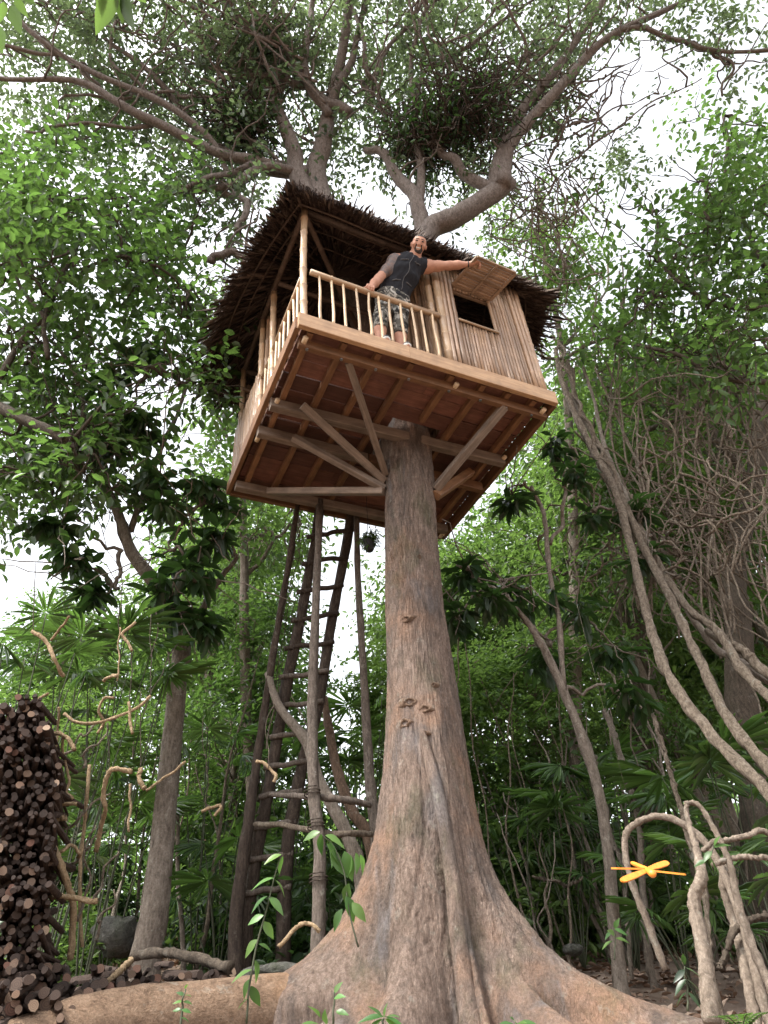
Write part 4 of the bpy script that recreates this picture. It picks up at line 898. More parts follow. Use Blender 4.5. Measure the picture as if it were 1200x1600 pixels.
# ================================================================== stacked firewood
def firewood():
    m, t, b = new_mat('log_end'); v = coords(t, (1, 1, 1)); n = noise(t, v, 25, 5, .6); r = obj_random(t)
    c = ramp(t, r, [(0, (.045, .030, .024)), (.3, (.11, .072, .053)), (.6, (.20, .135, .095)), (.8, (.16, .078, .055)), (1, (.42, .30, .21))]); c = mixc(t, n, (.35,) * 3, c) if False else mixc(t, .6, c, ramp(t, n, [(.3, (.45,) * 3), (.7, (1.2,) * 3)]), 'MULTIPLY')
    wv = nd(t, 'TexWave', wave_type='RINGS', rings_direction='Y', Scale=1.1, Distortion=1.5, Detail=2); t.links.new(coords(t, (1, 0, 1)), wv.inputs['Vector']); c = mixc(t, .55, c, ramp(t, wv.outputs['Fac'], [(.2, (.55,) * 3), (.8, (1.15,) * 3)]), 'MULTIPLY'); t.links.new(c, b.inputs['Base Color']); b.inputs['Roughness'].default_value = .9; MT['log_end'] = m
    MT['log_bark'] = bark_mat('log_bark', (.03, .02, .016), (.075, .05, .04), (.13, .09, .07), (10, 10, 3), bs=.6)
    vdir = unit(np.array([.42, -1.0, .0]))                      # the cut ends look toward the camera
    side = np.array([-vdir[1], vdir[0], 0]); side = -side if side[0] < 0 else side
    protos = []
    for k in range(6):
        n = 9; V = []; e = [1 + .10 * math.sin(2 * math.pi * i / n * 2 + k) + .05 * math.sin(2 * math.pi * i / n * 3 + 2 * k) for i in range(n)]
        for y, s in ((0, .93), (.012, 1.0), (.35, 1.02), (.62, .97)): V += [np.array([math.cos(2 * math.pi * i / n) * e[i] * s, y, math.sin(2 * math.pi * i / n) * e[i] * s]) for i in range(n)]
        mb = MB(); f = [(j * n + i, (j + 1) * n + i, (j + 1) * n + (i + 1) % n, j * n + (i + 1) % n) for j in range(3) for i in range(n)]
        mb.add(V, f, 1); mb.f += [tuple(range(n))]; mb.m += [0]; mb.f += [tuple(range(4 * n - 1, 3 * n - 1, -1))]; mb.m += [0]
        protos.append(mb.mesh('log', [MT['log_end'], MT['log_bark']], smooth=False))
    spots = []                                                    # pile face: a wall of ends, tall on the left, low toward the root
    def fill(org, u0, u1, zf, r0, step, lean=0.0):
        z0 = org[2]; row = 0; z = 0.0
        while True:
            u = u0 + (row % 2) * step * .5; anyp = False
            while u < u1:
                if z < zf(u) and u < u1 - .03 + .015 * math.sin(z * 5 + 1) + .02 * math.sin(z * 19): spots.append((org + side * (u + lean * z + random.uniform(-.3, .3) * step) + EZ * (z + random.uniform(-.25, .25) * step) + vdir * random.uniform(-.13, .08) * (1 if random.random() < .8 else 1.9), r0 * random.choice([.45, .6, .7, .8, .9, 1.0, 1.05, 1.2, 1.35]))); anyp = True
                u += step
            z += step * .86; row += 1
            if z > 3 or not anyp: break
    base = PY(30, 1600, 4.35)
    fill(base - side * .44 - EZ * .22, 0, .60, lambda u: 1.88 - .06 * math.sin(u * 12) - max(0, u - .44) * 2.5, .0185, .0345, lean=-.13)
    b2 = PY(60, 1600, 4.62)
    fill(b2 - side * .1 - EZ * .16, 0, 1.15, lambda u: .46 - u * .28 + .03 * math.sin(u * 17), .028, .054)
    b3 = PY(20, 1605, 4.1); fill(b3 - side * .3 - EZ * .2, 0, .58, lambda u: .40 - .3 * max(0, u - .25), .028, .054)
    b4 = PY(190, 1530, 5.4)
    fill(b4 - side * .2 - EZ * .25, 0, 1.0, lambda u: .36 - .1 * u, .03, .06)
    vis = []
    for p, r in spots:
        q = proj(p)[0]; vis.append((0 if (-15 < q[0] < 1200 and q[1] < 1615) else 1, -r / q[2], len(vis)))
    vis.sort(); R_ = Matrix((side, -vdir, EZ)).transposed().to_4x4()
    rest = MB(); cnt = 0
    for flag, _, i in vis:
        p, r = spots[i]
        if flag: continue
        M = Matrix.Translation(p) @ R_ @ Matrix.Rotation(random.gauss(0, .13), 4, 'Z') @ Matrix.Rotation(random.gauss(0, .12), 4, 'X') @ Matrix.Rotation(random.uniform(0, 6.28), 4, 'Y') @ Matrix.Diagonal((r, random.uniform(.8, 1.0), r, 1))
        if cnt < 300:
            o = link('log', random.choice(protos)); o.matrix_world = M; q = proj(p)[0]; zone = ('in the top third of the tall firewood stack' if q[1] < 1250 else 'halfway down the tall firewood stack' if q[1] < 1420 else 'at the foot of the tall firewood stack' if q[0] < 100 else 'in the low log row beside the long root'); tag(o, ('thick' if r > .03 else 'thin') + ' round log end ' + zone, 'log', 'logs of the firewood pile'); cnt += 1
        else:
            me = random.choice(protos); V = np.array([M @ v.co for v in me.vertices]); f = [tuple(pp.vertices) for pp in me.polygons]; n0 = len(rest.m); rest.add(V, f); rest.m[n0:] = [pp.material_index for pp in me.polygons]
    if rest.v: tag(link('firewood', rest.mesh('firewood', [MT['log_end'], MT['log_bark']], smooth=False)), 'smaller log ends packed in the rest of the firewood pile', 'firewood', kind='stuff')
    print('logs', cnt, len(rest.m) // 29, len(spots))
firewood()

# ================================================================== cut lengths of corky liana hung on the left
def cut_piece(pts, r, label, mat='cut_liana', Y=4.6, name='cut_branch', cat='branch', group='cut branches on the left'):
    n = max(10, 6 * len(pts)); p = wobble(spline([PY(x, y, Y + dy) for x, y, dy in pts], n), .008)
    mb = MB(); mb.tube(p, r * (1 + .18 * np.sin(np.arange(n) * 2.3) * rng.random(n)), 9); v = mb.v[0]; v += rng.normal(size=v.shape) * r * .13
    return single(name, mb, MT[mat], p[-1], label, cat, group)
CUTS = [
 ([(50, 986, 0), (72, 1003, 0), (84, 1030, 0), (100, 1057, .1)], .022, 'short knobbly branch piece highest at the left edge'),
 ([(108, 963, 0), (96, 980, .1), (80, 1000, .2)], .014, 'thin pale stick crossing above the knobbly piece'),
 ([(212, 972, 0), (192, 988, 0), (198, 1003, 0), (206, 1017, 0)], .016, 'small bent branch piece hanging highest at the right'),
 ([(188, 980, 0), (186, 1020, 0), (183, 1064, 0)], .008, 'straight thin twig hanging down beside the bent piece'),
 ([(184, 1055, -.1), (172, 1057, 0), (162, 1064, .05)], .017, 'stubby cut branch end under the thin twig'),
 ([(100, 1115, 0), (120, 1128, 0), (150, 1130, .05), (185, 1120, .1), (215, 1105, .1), (236, 1087, .1)], .016, 'long curved branch piece swung like a smile'),
 ([(178, 1090, 0), (162, 1092, 0), (157, 1115, .05), (160, 1130, .1), (152, 1146, .1)], .014, 'forked twig standing on the long curved piece'),
 ([(201, 1097, 0), (203, 1120, 0), (207, 1146, 0)], .015, 'short upright stick right of the forked twig'),
 ([(76, 1083, 0), (58, 1095, 0), (46, 1105, .1)], .014, 'cut stick poking from the top of the firewood'),
 ([(66, 1147, 0), (90, 1147, 0), (108, 1156, 0), (116, 1172, 0)], .022, 'hooked corky branch beside the upper firewood'),
 ([(206, 1206, 0), (182, 1200, 0), (168, 1212, 0), (160, 1240, .05), (165, 1265, .1), (158, 1290, .2), (150, 1330, .3)], .024, 'large hooked branch arching down in the middle'),
 ([(219, 1200, 0), (218, 1216, 0), (226, 1232, 0)], .022, 'short cylinder of cut branch near the leaning bare trunk'),
 ([(75, 1255, 0), (98, 1255, 0), (120, 1256, 0)], .018, 'branch stub sticking out of the firewood, upper one'),
 ([(72, 1278, 0), (90, 1279, 0), (104, 1279, 0)], .028, 'thick cut stub sticking out of the firewood, lower one'),
 ([(70, 1398, .1), (92, 1400, 0), (120, 1406, 0), (152, 1408, 0)], .024, 'stout horizontal branch low beside the firewood'),
 ([(76, 1310, .1), (92, 1345, 0), (108, 1385, .1), (114, 1420, .2), (110, 1500, .3)], .032, 'leaning thick stem against the firewood side'),
 ([(96, 1330, 0), (112, 1322, .1), (124, 1330, .1), (122, 1340, .2)], .016, 'curled twig loop beside the firewood'),
 ([(98, 1150, 0), (100, 1180, .1), (107, 1215, .1), (104, 1238, .1), (114, 1248, .1)], .014, 'wavy hanging twig next to the upper firewood'),
 ([(92, 1105, 0), (90, 1140, .1), (88, 1190, .1)], .012, 'slim upright stick rising from the firewood'),
 ([(140, 1195, .3), (136, 1240, .3), (130, 1300, .4), (125, 1380, .4), (128, 1480, .5)], .018, 'tall thin dead stem right of the firewood'),
 ([(203, 1225, .5), (203, 1260, .5), (201, 1300, .5)], .013, 'short pale stick under the cut cylinder'),
 ([(290, 1190, 1.2), (258, 1215, 1.2), (228, 1235, 1.2)], .016, 'thin brown stick slanting before the leaning bare trunk'),
 ([(400, 1190, .6), (418, 1195, .6), (430, 1210, .6), (428, 1222, .6)], .018, 'short hooked branch resting on the ladder side'),
 ([(435, 1480, .3), (460, 1452, .3), (480, 1444, .3), (500, 1455, .3)], .020, 'bent corky branch by the foot of the pale pole'),
 ([(335, 1275, 1.6), (345, 1260, 1.6), (330, 1262, 1.6), (315, 1268, 1.6)], .02, 'curled branch knot right of the leaning bare trunk'),
]
for pts, r, lb in CUTS: cut_piece(pts, r * .64, lb)
cut_piece([(210, 1492, 1.6), (260, 1490, 1.4), (310, 1498, 1.2), (360, 1512, 1.0)], .035, 'fallen dark branch lying behind the long left root', 'bark_dark', name='fallen_branch', group=None)
cut_piece([(160, 1540, .5), (185, 1520, .7), (205, 1500, .9)], .02, 'small dead branch lying above the log row', 'cut_liana', name='fallen_branch', group=None)

def dead_twigs():
    for i, (x0, y0, x1, y1, Y, lb) in enumerate([(190, 900, 186, 985, 4.65, 'thin hanging vine above the small bent branch'), (206, 1010, 203, 1100, 4.65, 'thin hanging vine between the bent piece and the upright stick'), (55, 880, 52, 988, 4.65, 'thin hanging vine above the knobbly branch piece'), (236, 960, 235, 1090, 4.75, 'thin hanging vine at the end of the long curved piece'), (220, 1080, 219, 1202, 4.7, 'thin hanging vine above the cut cylinder'), (168, 1130, 172, 1208, 4.7, 'thin hanging vine above the large hooked branch'),
            (85, 1190, 150, 1130, 4.9, 'dead twig slanting up from the firewood, upper one'), (90, 1300, 172, 1240, 4.9, 'dead twig slanting up from the firewood, middle one'), (95, 1360, 165, 1300, 5.0, 'dead twig slanting up from the firewood, lower one'), (120, 1440, 150, 1290, 5.0, 'dead stick leaning upright past the horizontal branch'), (140, 1410, 185, 1330, 5.1, 'dead stick leaning right of the firewood'), (150, 1470, 178, 1390, 5.2, 'short dead stick standing above the log row'), (130, 1200, 168, 1130, 5.0, 'grey dead twig below the long curved piece'), (420, 1200, 421, 1080, 4.9, 'thin hanging vine above the hooked branch on the ladder'), (322, 1262, 318, 1120, 6.2, 'thin hanging vine above the curled branch knot')]):
        a, b = PY(x0, y0, Y), PY(x1, y1, Y + .05); mb = MB(); mb.tube(wobble(np.linspace(a, b, 18), .03 if i > 5 else .008), np.linspace(.010, .006, 18) if i > 5 and i < 13 else [.0035] * 18, 6); single('dead_twig' if 5 < i < 13 else 'hanging_vine', mb, MT['liana' if 5 < i < 13 else 'bark_dark'], b, lb, 'twig' if 5 < i < 13 else 'vine', 'dead twigs and thin vines on the left')
dead_twigs()
# ================================================================== right side: great lianas, roots, stems
def liana(pts, label, mat='liana', name='liana', cat='liana', group='lianas on the right', n=70, wob=.018, seg=10, nub=.14):
    pts = list(pts); mb = MB(); p = tube_px(mb, pts, n, wob, seg, rough=.006 if nub > .03 else .0025, foot=pts[-1][0] > 1200 or pts[-1][1] > 1470); v = mb.v[0].reshape(n, seg, 3); k = 1 + nub * np.maximum(0, np.sin(np.arange(n) * .9 + pts[0][1]))[:, None, None] * rng.random((n, 1, 1)); mb.v[0] = (p[:, None] + (v - p[:, None]) * k).reshape(-1, 3); return single(name, mb, MT[mat], PY(*pts[-1][:3]), label, cat, group)
liana([(868, 545, 7.2, 0.0318), (882, 610, 7.0, 0.0350), (918, 690, 6.7, 0.0382), (955, 760, 6.4, 0.0382), (980, 840, 6.1, 0.0395), (1000, 920, 5.8, 0.0395), (1025, 1000, 5.6, 0.0382), (1062, 1080, 5.3, 0.0395), (1125, 1160, 5.0, 0.0382), (1210, 1250, 4.6, 0.0395)], 'pale thick liana, lowest and leftmost of the great slanting bundle')
liana([(885, 560, 7.3, 0.0286), (905, 640, 7.1, 0.0318), (948, 720, 6.8, 0.0350), (975, 790, 6.5, 0.0350), (1005, 860, 6.3, 0.0369), (1045, 930, 6.0, 0.0382), (1090, 1020, 5.7, 0.0382), (1140, 1120, 5.4, 0.0395), (1210, 1205, 5.0, 0.0414)], 'long slanting liana second from the left in the great bundle')
liana([(895, 575, 7.3, 0.0223), (900, 650, 7.2, 0.0267), (930, 710, 6.9, 0.0318), (985, 800, 6.6, 0.0318), (1030, 880, 6.4, 0.0331), (1075, 950, 6.2, 0.0331), (1120, 985, 6.0, 0.0350), (1160, 1050, 5.8, 0.0382), (1220, 1110, 5.5, 0.0395)], 'knotted liana on the upper right side of the great bundle')
liana([(905, 560, 7.5, 0.0223), (925, 620, 7.4, 0.0223), (940, 690, 7.1, 0.0255), (970, 760, 6.8, 0.0286), (1010, 840, 6.6, 0.0286), (1060, 925, 6.4, 0.0286), (1120, 1010, 6.3, 0.0318), (1150, 1030, 6.2, 0.0318), (1220, 1080, 6.0, 0.0318)], 'darker liana twisting through the middle of the great bundle', 'bark_grey')
liana([(1105, 985, 6.3, 0.0318), (1130, 1000, 6.1, 0.0382), (1165, 1020, 6.0, 0.0414), (1220, 1065, 5.8, 0.0445)], 'short thick liana leaving the bundle at the right edge')
liana([(850, 560, 7.3, 0.0127), (842, 530, 7.3, 0.0165), (860, 480, 7.4, 0.0191), (880, 430, 7.5, 0.0191), (872, 380, 7.6, 0.0191), (868, 320, 7.8, 0.0191)], 'wavy liana climbing past the right end of the thatch')
liana([(845, 560, 7.3, 0.0191), (880, 558, 7.3, 0.0217), (925, 535, 7.4, 0.0217), (980, 525, 7.5, 0.0191), (1060, 540, 7.6, 0.0165)], 'liana crossing level beside the right wall of the house')
def twist():   # the braided neck of the bundle
    ax = [PY(x, y, Y) for x, y, Y in [(868, 520, 7.25), (890, 610, 7.05), (925, 690, 6.8), (962, 765, 6.5)]]; A_ = spline(ax, 60)
    for k, lb in ((0, 'slim vine wound one way round the braided liana neck'), (2.1, 'slim vine wound the other way round the braided liana neck')):
        p = np.array([A_[i] + .075 * np.array([math.cos(i * (.35 if k == 0 else -.35) + k), math.sin(i * (.35 if k == 0 else -.35) + k), .3 * math.sin(i * .4)]) for i in range(60)]); mb = MB(); mb.tube(p, [.022] * 60, 7); single('vine', mb, MT['liana'], p[-1], lb, 'vine', 'lianas on the right')
twist()
liana([(1040, 1515, 5.2, 0.0218), (1012, 1440, 5.15, 0.0212), (985, 1370, 5.1, 0.0206), (977, 1312, 5.1, 0.0200), (992, 1290, 5.1, 0.0200), (1030, 1278, 5.05, 0.0206), (1072, 1290, 5.0, 0.0218), (1112, 1330, 4.95, 0.0225), (1150, 1420, 4.9, 0.0250), (1190, 1560, 4.8, 0.0262)], 'arched grey root looping over the floor behind the dragonfly', mat='root_grey', name='arched_root', cat='root', group='roots on the right', wob=.012, nub=.02)
liana([(1112, 1600, 4.3, 0.0450), (1098, 1480, 4.35, 0.0374), (1088, 1410, 4.4, 0.0350), (1096, 1370, 4.4, 0.0325), (1085, 1320, 4.45, 0.0187), (1074, 1270, 4.5, 0.0138), (1072, 1252, 4.5, 0.0125)], 'stout brown stump-like stem rising at the lower right', 'root_grey', name='stem', cat='stem', group='stems on the right', wob=.012, nub=.02)
liana([(1072, 1255, 4.6, 0.0125), (1090, 1258, 4.6, 0.0150), (1115, 1300, 4.6, 0.0162), (1135, 1345, 4.6, 0.0187), (1150, 1400, 4.6, 0.0212), (1180, 1480, 4.55, 0.0225), (1215, 1560, 4.5, 0.0250)], 'slanting stem bent sharply at its top, lower right', 'root_grey', name='stem', cat='stem', group='stems on the right', wob=.012, nub=.02)
liana([(1098, 1330, 4.7, 0.0150), (1125, 1312, 4.7, 0.0162), (1165, 1306, 4.7, 0.0162), (1215, 1310, 4.7, 0.0162)], 'level root arm reaching the right edge, upper one', mat='root_grey', name='arched_root', cat='root', group='roots on the right', wob=.012, nub=.02)
liana([(1112, 1352, 4.6, 0.0138), (1145, 1340, 4.6, 0.0150), (1180, 1345, 4.6, 0.0150), (1215, 1355, 4.6, 0.0150)], 'level root arm reaching the right edge, lower one', mat='root_grey', name='arched_root', cat='root', group='roots on the right', wob=.012, nub=.02)
liana([(1140, 1340, 5.0, 0.0187), (1130, 1380, 5.0, 0.0250), (1145, 1440, 5.0, 0.0281), (1165, 1500, 4.9, 0.0312), (1180, 1600, 4.8, 0.0312)], 'leaning bark stem behind the slanting one, lower right', 'root_grey', name='stem', cat='stem', group='stems on the right', wob=.012, nub=.02)
liana([(1215, 1425, 4.9, 0.0187), (1160, 1450, 4.9, 0.0187), (1125, 1500, 4.9, 0.0174), (1105, 1520, 4.9, 0.0162)], 'dark fallen bough crossing the lower right corner', 'bark_dark', name='fallen_branch', cat='branch', group=None)
liana([(1020, 1115, 6.0, 0.0162), (1040, 1180, 5.9, 0.0174), (1062, 1255, 5.8, 0.0187), (1080, 1330, 5.7, 0.0187), (1100, 1400, 5.6, 0.0187), (1112, 1520, 5.5, 0.0187)], 'straight slanting pole-like stem behind the arched root', 'liana', name='stem', cat='stem', group='stems on the right', wob=.02, nub=.05)
liana([(945, 1110, 7.2, 0.0281), (962, 1160, 7.2, 0.0281), (985, 1225, 7.2, 0.0281), (996, 1260, 7.2, 0.0281), (1000, 1300, 7.2, 0.0262), (1010, 1480, 7.2, 0.0312)], 'mottled slim trunk leaning right of the big trunk', 'bark_grey', name='stem', cat='stem', group='stems on the right', wob=.02, nub=.05)
liana([(930, 1180, 7.6, 0.0187), (940, 1240, 7.6, 0.0187), (958, 1310, 7.5, 0.0187), (970, 1360, 7.4, 0.0187), (980, 1500, 7.2, 0.0187)], 'thin grey stem just left of the dragonfly', 'bark_grey', name='stem', cat='stem', group='stems on the right', wob=.02, nub=.05)
liana([(832, 1370, 6.8, 0.0062), (865, 1378, 6.8, 0.0075), (890, 1382, 6.8, 0.0075), (910, 1372, 6.8, 0.0075)], 'thin sagging vine right of the big trunk', name='vine', cat='vine', group=None)
def dark_trunk():
    pts = [(1195, 610, 9.0, .14), (1172, 760, 9.0, .15), (1150, 900, 8.8, .165), (1160, 1050, 8.6, .18), (1180, 1200, 8.5, .20), (1200, 1480, 8.3, .24)]
    T = thing('forest_tree', 'thick dark tree trunk behind the liana tangle at the right edge', 'tree', down_to_ground(PY(*pts[-1][:3]))); mb = MB(); tube_px(mb, pts, 50, .05, 16, rough=.008); part('trunk', mb, MT['bark_dark'], T)
    mb = MB(); tube_px(mb, [(1172, 760, 9.0, .09), (1120, 690, 8.9, .06), (1090, 600, 8.8, .04)], 20, .05, 8); part('limb', mb, MT['bark_dark'], T)
dark_trunk()
def tangle():
    mb = MB()
    for _ in range(230):
        x, y = random.gauss(1060, 75), random.uniform(560, 920); Y = random.uniform(6.6, 8.2); s = PY(x, y, Y); d = rng.normal(size=3) * np.array([.5, .35, .6]) + np.array([.25, -.1, -.45])
        L_ = random.uniform(.5, 1.6); p = wobble(spline([s, s + d * L_ * .5 + rng.normal(size=3) * .12, s + d * L_ + rng.normal(size=3) * .15], 14), .10); mb.tube(p, np.linspace(random.uniform(.008, .02), .006, 14), 5)
    for _ in range(26):
        x = random.uniform(900, 1190); p = wobble(spline([PY(x, random.uniform(380, 560), 7.6), PY(x + random.uniform(-20, 60), 700, 7.2), PY(x + random.uniform(0, 110), random.uniform(860, 1040), 6.8)], 26), .16); mb.tube(p, np.linspace(.016, .012, 26), 5)
    for _ in range(60):
        x, y = random.gauss(850, 35), random.uniform(250, 380); s = PY(x, y, 6.0); p = wobble(spline([s, s + rng.normal(size=3) * .25 + np.array([0, 0, -.3]), s + rng.normal(size=3) * .25 + np.array([0, 0, -.9])], 12), .06); mb.tube(p, [.010] * 12, 5)
    o = link('vine_tangle', mb.mesh('vine_tangle', MT['liana'])); tag(o, 'dense tangle of thin bare vines hanging right of the tree house', 'vines', kind='stuff')
tangle()

# ================================================================== dragonfly ornament
def dragonfly():
    Y = 3.3; c = PY(1011, 1358, Y); m, t, b = new_mat('orange_paint'); n = noise(t, coords(t, (40, 40, 40)), 1.5, 4); t.links.new(ramp(t, n, [(.3, (.60, .19, .02)), (.7, (.76, .28, .035))]), b.inputs['Base Color']); b.inputs['Roughness'].default_value = .45
    T = thing('dragonfly_ornament', 'orange wooden dragonfly ornament hanging in the air at lower right', 'ornament', c)
    def P(x, y, dy=0): return PY(940 + x / 8, 1330 + y / 8, Y + dy)
    body = MB(); p = spline([P(375, 145, .10), P(480, 190, .04), P(560, 225, 0), P(610, 262, -.03), P(660, 298, -.06)], 22); body.tube(p, np.interp(np.linspace(0, 1, 22), [0, .05, .5, .62, .8, .9, 1], [.006, .009, .0095, .012, .015, .017, .006]), 10); part('body', body, m, T)
    for a, e, dy in (((575, 222), (120, 214), .02), ((570, 240), (245, 372), -.10), ((580, 225), (832, 142), .06), ((590, 240), (1055, 292), -.05)):
        s0, s1 = P(*a), P(*e, dy); d = s1 - s0; L_ = np.linalg.norm(d); d /= L_; nz_ = unit(EZ * .9 - FWD * (.9 if e in ((245, 372), (832, 142)) else .15)); x = unit(np.cross(d, nz_)); zt = np.cross(x, d); mb = MB(); V = []; prof = [(0, .006), (.1, .009), (.5, .0125), (.85, .0125), (.97, .009), (1, .003)]
        for z in (-.0035, .0035):
            for u, w_ in prof: V += [s0 + d * L_ * u - x * w_ + zt * z, s0 + d * L_ * u + x * w_ + zt * z]
        k = len(prof); f = []
        for i in range(k - 1): f += [(2 * i, 2 * i + 1, 2 * i + 3, 2 * i + 2), (2 * k + 2 * i + 2, 2 * k + 2 * i + 3, 2 * k + 2 * i + 1, 2 * k + 2 * i), (2 * i + 2, 2 * k + 2 * i + 2, 2 * k + 2 * i, 2 * i), (2 * i + 1, 2 * k + 2 * i + 1, 2 * k + 2 * i + 3, 2 * i + 3)]
        f += [(0, 2 * k, 2 * k + 1, 1), (2 * k - 1, 4 * k - 1, 4 * k - 2, 2 * k - 2)]; mb.add(V, f); part('wing', mb, m, T, smooth=False)
    mb = MB(); mb.tube([c, c + np.array([.0, .02, .9]), c + np.array([.02, .05, 2.2])], [.0005] * 3, 4); part('thread', mb, MT['pole'], T)
dragonfly()
# ================================================================== forest trees
def forest_tree(name, label, trunk, limbs_px, blobs, leaf, L, density, mat_bark='bark_brown', kind='twig', nl=9, aspect=.42, droop=.25, keep=None, group='large forest trees', extra=None):
    """trunk: (x, y, distance, radius) from the ground up; limbs: lists of the same; blobs: (x, y, distance, radius in metres)"""
    base = PY(*trunk[0][:3]); base[2] = float(ground_z(base[0], base[1])) - .1
    T = thing(name, label, 'tree', base, group); mb = MB()
    P = [base] + [PY(x, y, Y) for x, y, Y, r in trunk]; rr = [trunk[0][3] * 1.25] + [q[3] for q in trunk]; n = 40
    p = wobble(spline(P, n), .03); mb.tube(p, np.interp(np.linspace(0, 1, n), np.linspace(0, 1, len(rr)), rr), 14); v = mb.v[0]; v += rng.normal(size=v.shape) * .006
    part('trunk', mb, MT[mat_bark], T)
    for lp in limbs_px:
        mb = MB(); tube_px(mb, lp, 24, .05, 8); part('limb', mb, MT[mat_bark], T)
    tip = P[-1]; mb = MB(); cent = [PY(x, y, Y) for x, y, Y, r in blobs]; nodes = [PY(*q[:3]) for lp in limbs_px for q in lp] + [P[-1], P[-2]]
    for c in cent:
        s = min(nodes, key=lambda q: np.linalg.norm(q - c)); nodes.append(c); p = wobble(spline([s, (s + c) / 2 + np.array([0, 0, .08]), c], 12), .07); mb.tube(p, np.linspace(.022, .008, 12), 5)
        for _ in range(4):
            e = c + rng.normal(size=3) * .45; mb.tube(wobble(spline([c, (c + e) / 2 + EZ * .05, e], 7), .04), np.linspace(.010, .004, 7), 4)
    part('branchlets', mb, MT[mat_bark], T, kind='stuff')
    B = [(c, (b[3], b[3], b[3] * .75)) for c, b in zip(cent, blobs)]
    crown('crown', B, density, L, MT[leaf], T, kind, nl, aspect, droop, keep)
    if extra: extra(T)
    return T
def jit(region, n, Y0, Y1, r0, r1):
    x0, y0, x1, y1 = region; return [(random.uniform(x0, x1), random.uniform(y0, y1), random.uniform(Y0, Y1), random.uniform(r0, r1)) for _ in range(n)]
def holes(*hs):
    def keep(C):
        q = proj(C); k = np.ones(len(C), bool)
        for cx, cy, rx, ry, pr in hs: k &= ~((((q[:, 0] - cx) / rx) ** 2 + ((q[:, 1] - cy) / ry) ** 2 < 1) & (rng.random(len(C)) < pr))
        return k
    return keep
# left edge: broad mid-green crown; its trunk stands out of the picture
forest_tree('broadleaf_tree', 'broad leafy tree whose crown fills the upper left edge', [(-260, 1480, 6.0, .16), (-200, 1100, 5.8, .14), (-120, 760, 5.6, .10), (-40, 640, 5.5, .075), (40, 655, 5.4, .06), (110, 690, 5.4, .05)],
    [[(-40, 640, 5.5, .05), (30, 540, 5.4, .035), (80, 480, 5.3, .03), (130, 360, 5.0, .02)], [(75, 560, 5.3, .03), (75, 470, 5.2, .026), (110, 430, 5.1, .022), (190, 400, 5.0, .016)], [(75, 500, 5.2, .025), (10, 420, 5.1, .02), (-20, 350, 5.0, .015)]],
    jit((-40, 215, 190, 430), 26, 4.6, 5.6, .45, .7) + jit((150, 280, 330, 470), 16, 4.9, 5.8, .4, .6) + jit((-40, 420, 340, 620), 22, 5.2, 6.4, .35, .6) + jit((240, 360, 350, 640), 9, 5.6, 6.6, .3, .45) + jit((-60, 540, 200, 790), 36, 5.4, 6.8, .35, .55),
    'leaf_mid', .13, 6.8, 'bark_dark', nl=9, aspect=.48, keep=holes((320, 430, 40, 50, .6), (190, 570, 60, 50, .5), (60, 520, 50, 40, .4)))
# the leaning bare trunk with rosettes of big dark leaves
forest_tree('rosette_tree', 'leaning bare trunk with drooping rosettes of large dark leaves, left of the ladder', [(228, 1480, 7.0, .128), (245, 1400, 7.0, .118), (262, 1220, 7.0, .105), (276, 1080, 6.95, .098), (286, 1000, 6.9, .09), (270, 940, 6.8, .08), (236, 900, 6.6, .075), (204, 862, 6.5, .065), (182, 800, 6.4, .055), (140, 715, 6.3, .05), (130, 680, 6.3, .045)],
    [[(130, 690, 6.3, .04), (70, 655, 6.2, .03), (0, 632, 6.1, .025), (-40, 610, 6.0, .02)], [(132, 690, 6.3, .04), (128, 620, 6.2, .032), (105, 560, 6.0, .025), (60, 520, 5.9, .016)], [(204, 830, 6.5, .04), (228, 770, 6.4, .034), (250, 700, 6.4, .03), (275, 640, 6.3, .026), (312, 555, 6.2, .018)], [(190, 860, 6.4, .025), (180, 920, 6.4, .02)], [(286, 990, 6.9, .05), (330, 930, 6.8, .035), (370, 870, 6.8, .025)]],
    [(190, 600, 6.0, .4), (170, 660, 6.0, .3), (215, 560, 5.9, .35), (250, 760, 6.2, .35), (285, 800, 6.2, .4), (320, 780, 6.3, .35), (265, 860, 6.2, .4), (310, 900, 6.3, .4), (340, 850, 6.4, .3), (95, 820, 6.0, .22), (120, 880, 6.0, .28), (250, 940, 6.3, .35), (300, 960, 6.4, .3), (160, 930, 6.2, .28), (180, 700, 6.1, .25), (230, 660, 6.1, .25), (350, 760, 6.5, .3)],
    'leaf_dark', .25, 1.1, 'bark_grey', 'whorl', 9, .38)
# right: bright tall crown against the sky
forest_tree('broadleaf_tree', 'tall tree with bright green crown on the upper right', [(1420, 1480, 8.0, .2), (1360, 900, 7.6, .16), (1290, 600, 7.2, .11), (1230, 480, 6.8, .08), (1190, 400, 6.6, .06)],
    [[(1230, 480, 6.8, .05), (1110, 470, 6.7, .035), (1040, 420, 6.6, .025), (1025, 330, 6.4, .016)], [(1200, 420, 6.6, .04), (1140, 300, 6.4, .03), (1130, 180, 6.1, .02)], [(1290, 600, 7.2, .06), (1160, 590, 7.0, .04), (1050, 560, 6.9, .03), (960, 530, 6.8, .02)]],
    jit((1080, 180, 1230, 420), 22, 5.6, 7.0, .45, .65) + jit((960, 320, 1100, 500), 9, 6.0, 7.0, .35, .5) + jit((1040, 420, 1230, 580), 15, 6.2, 7.4, .4, .6) + jit((900, 430, 1060, 560), 8, 6.6, 7.6, .35, .5),
    'leaf_mid', .135, 6.8, 'bark_dark', nl=8, aspect=.5, keep=holes((1000, 340, 50, 50, .3), (960, 250, 50, 40, .7), (1060, 480, 40, 30, .4)), )
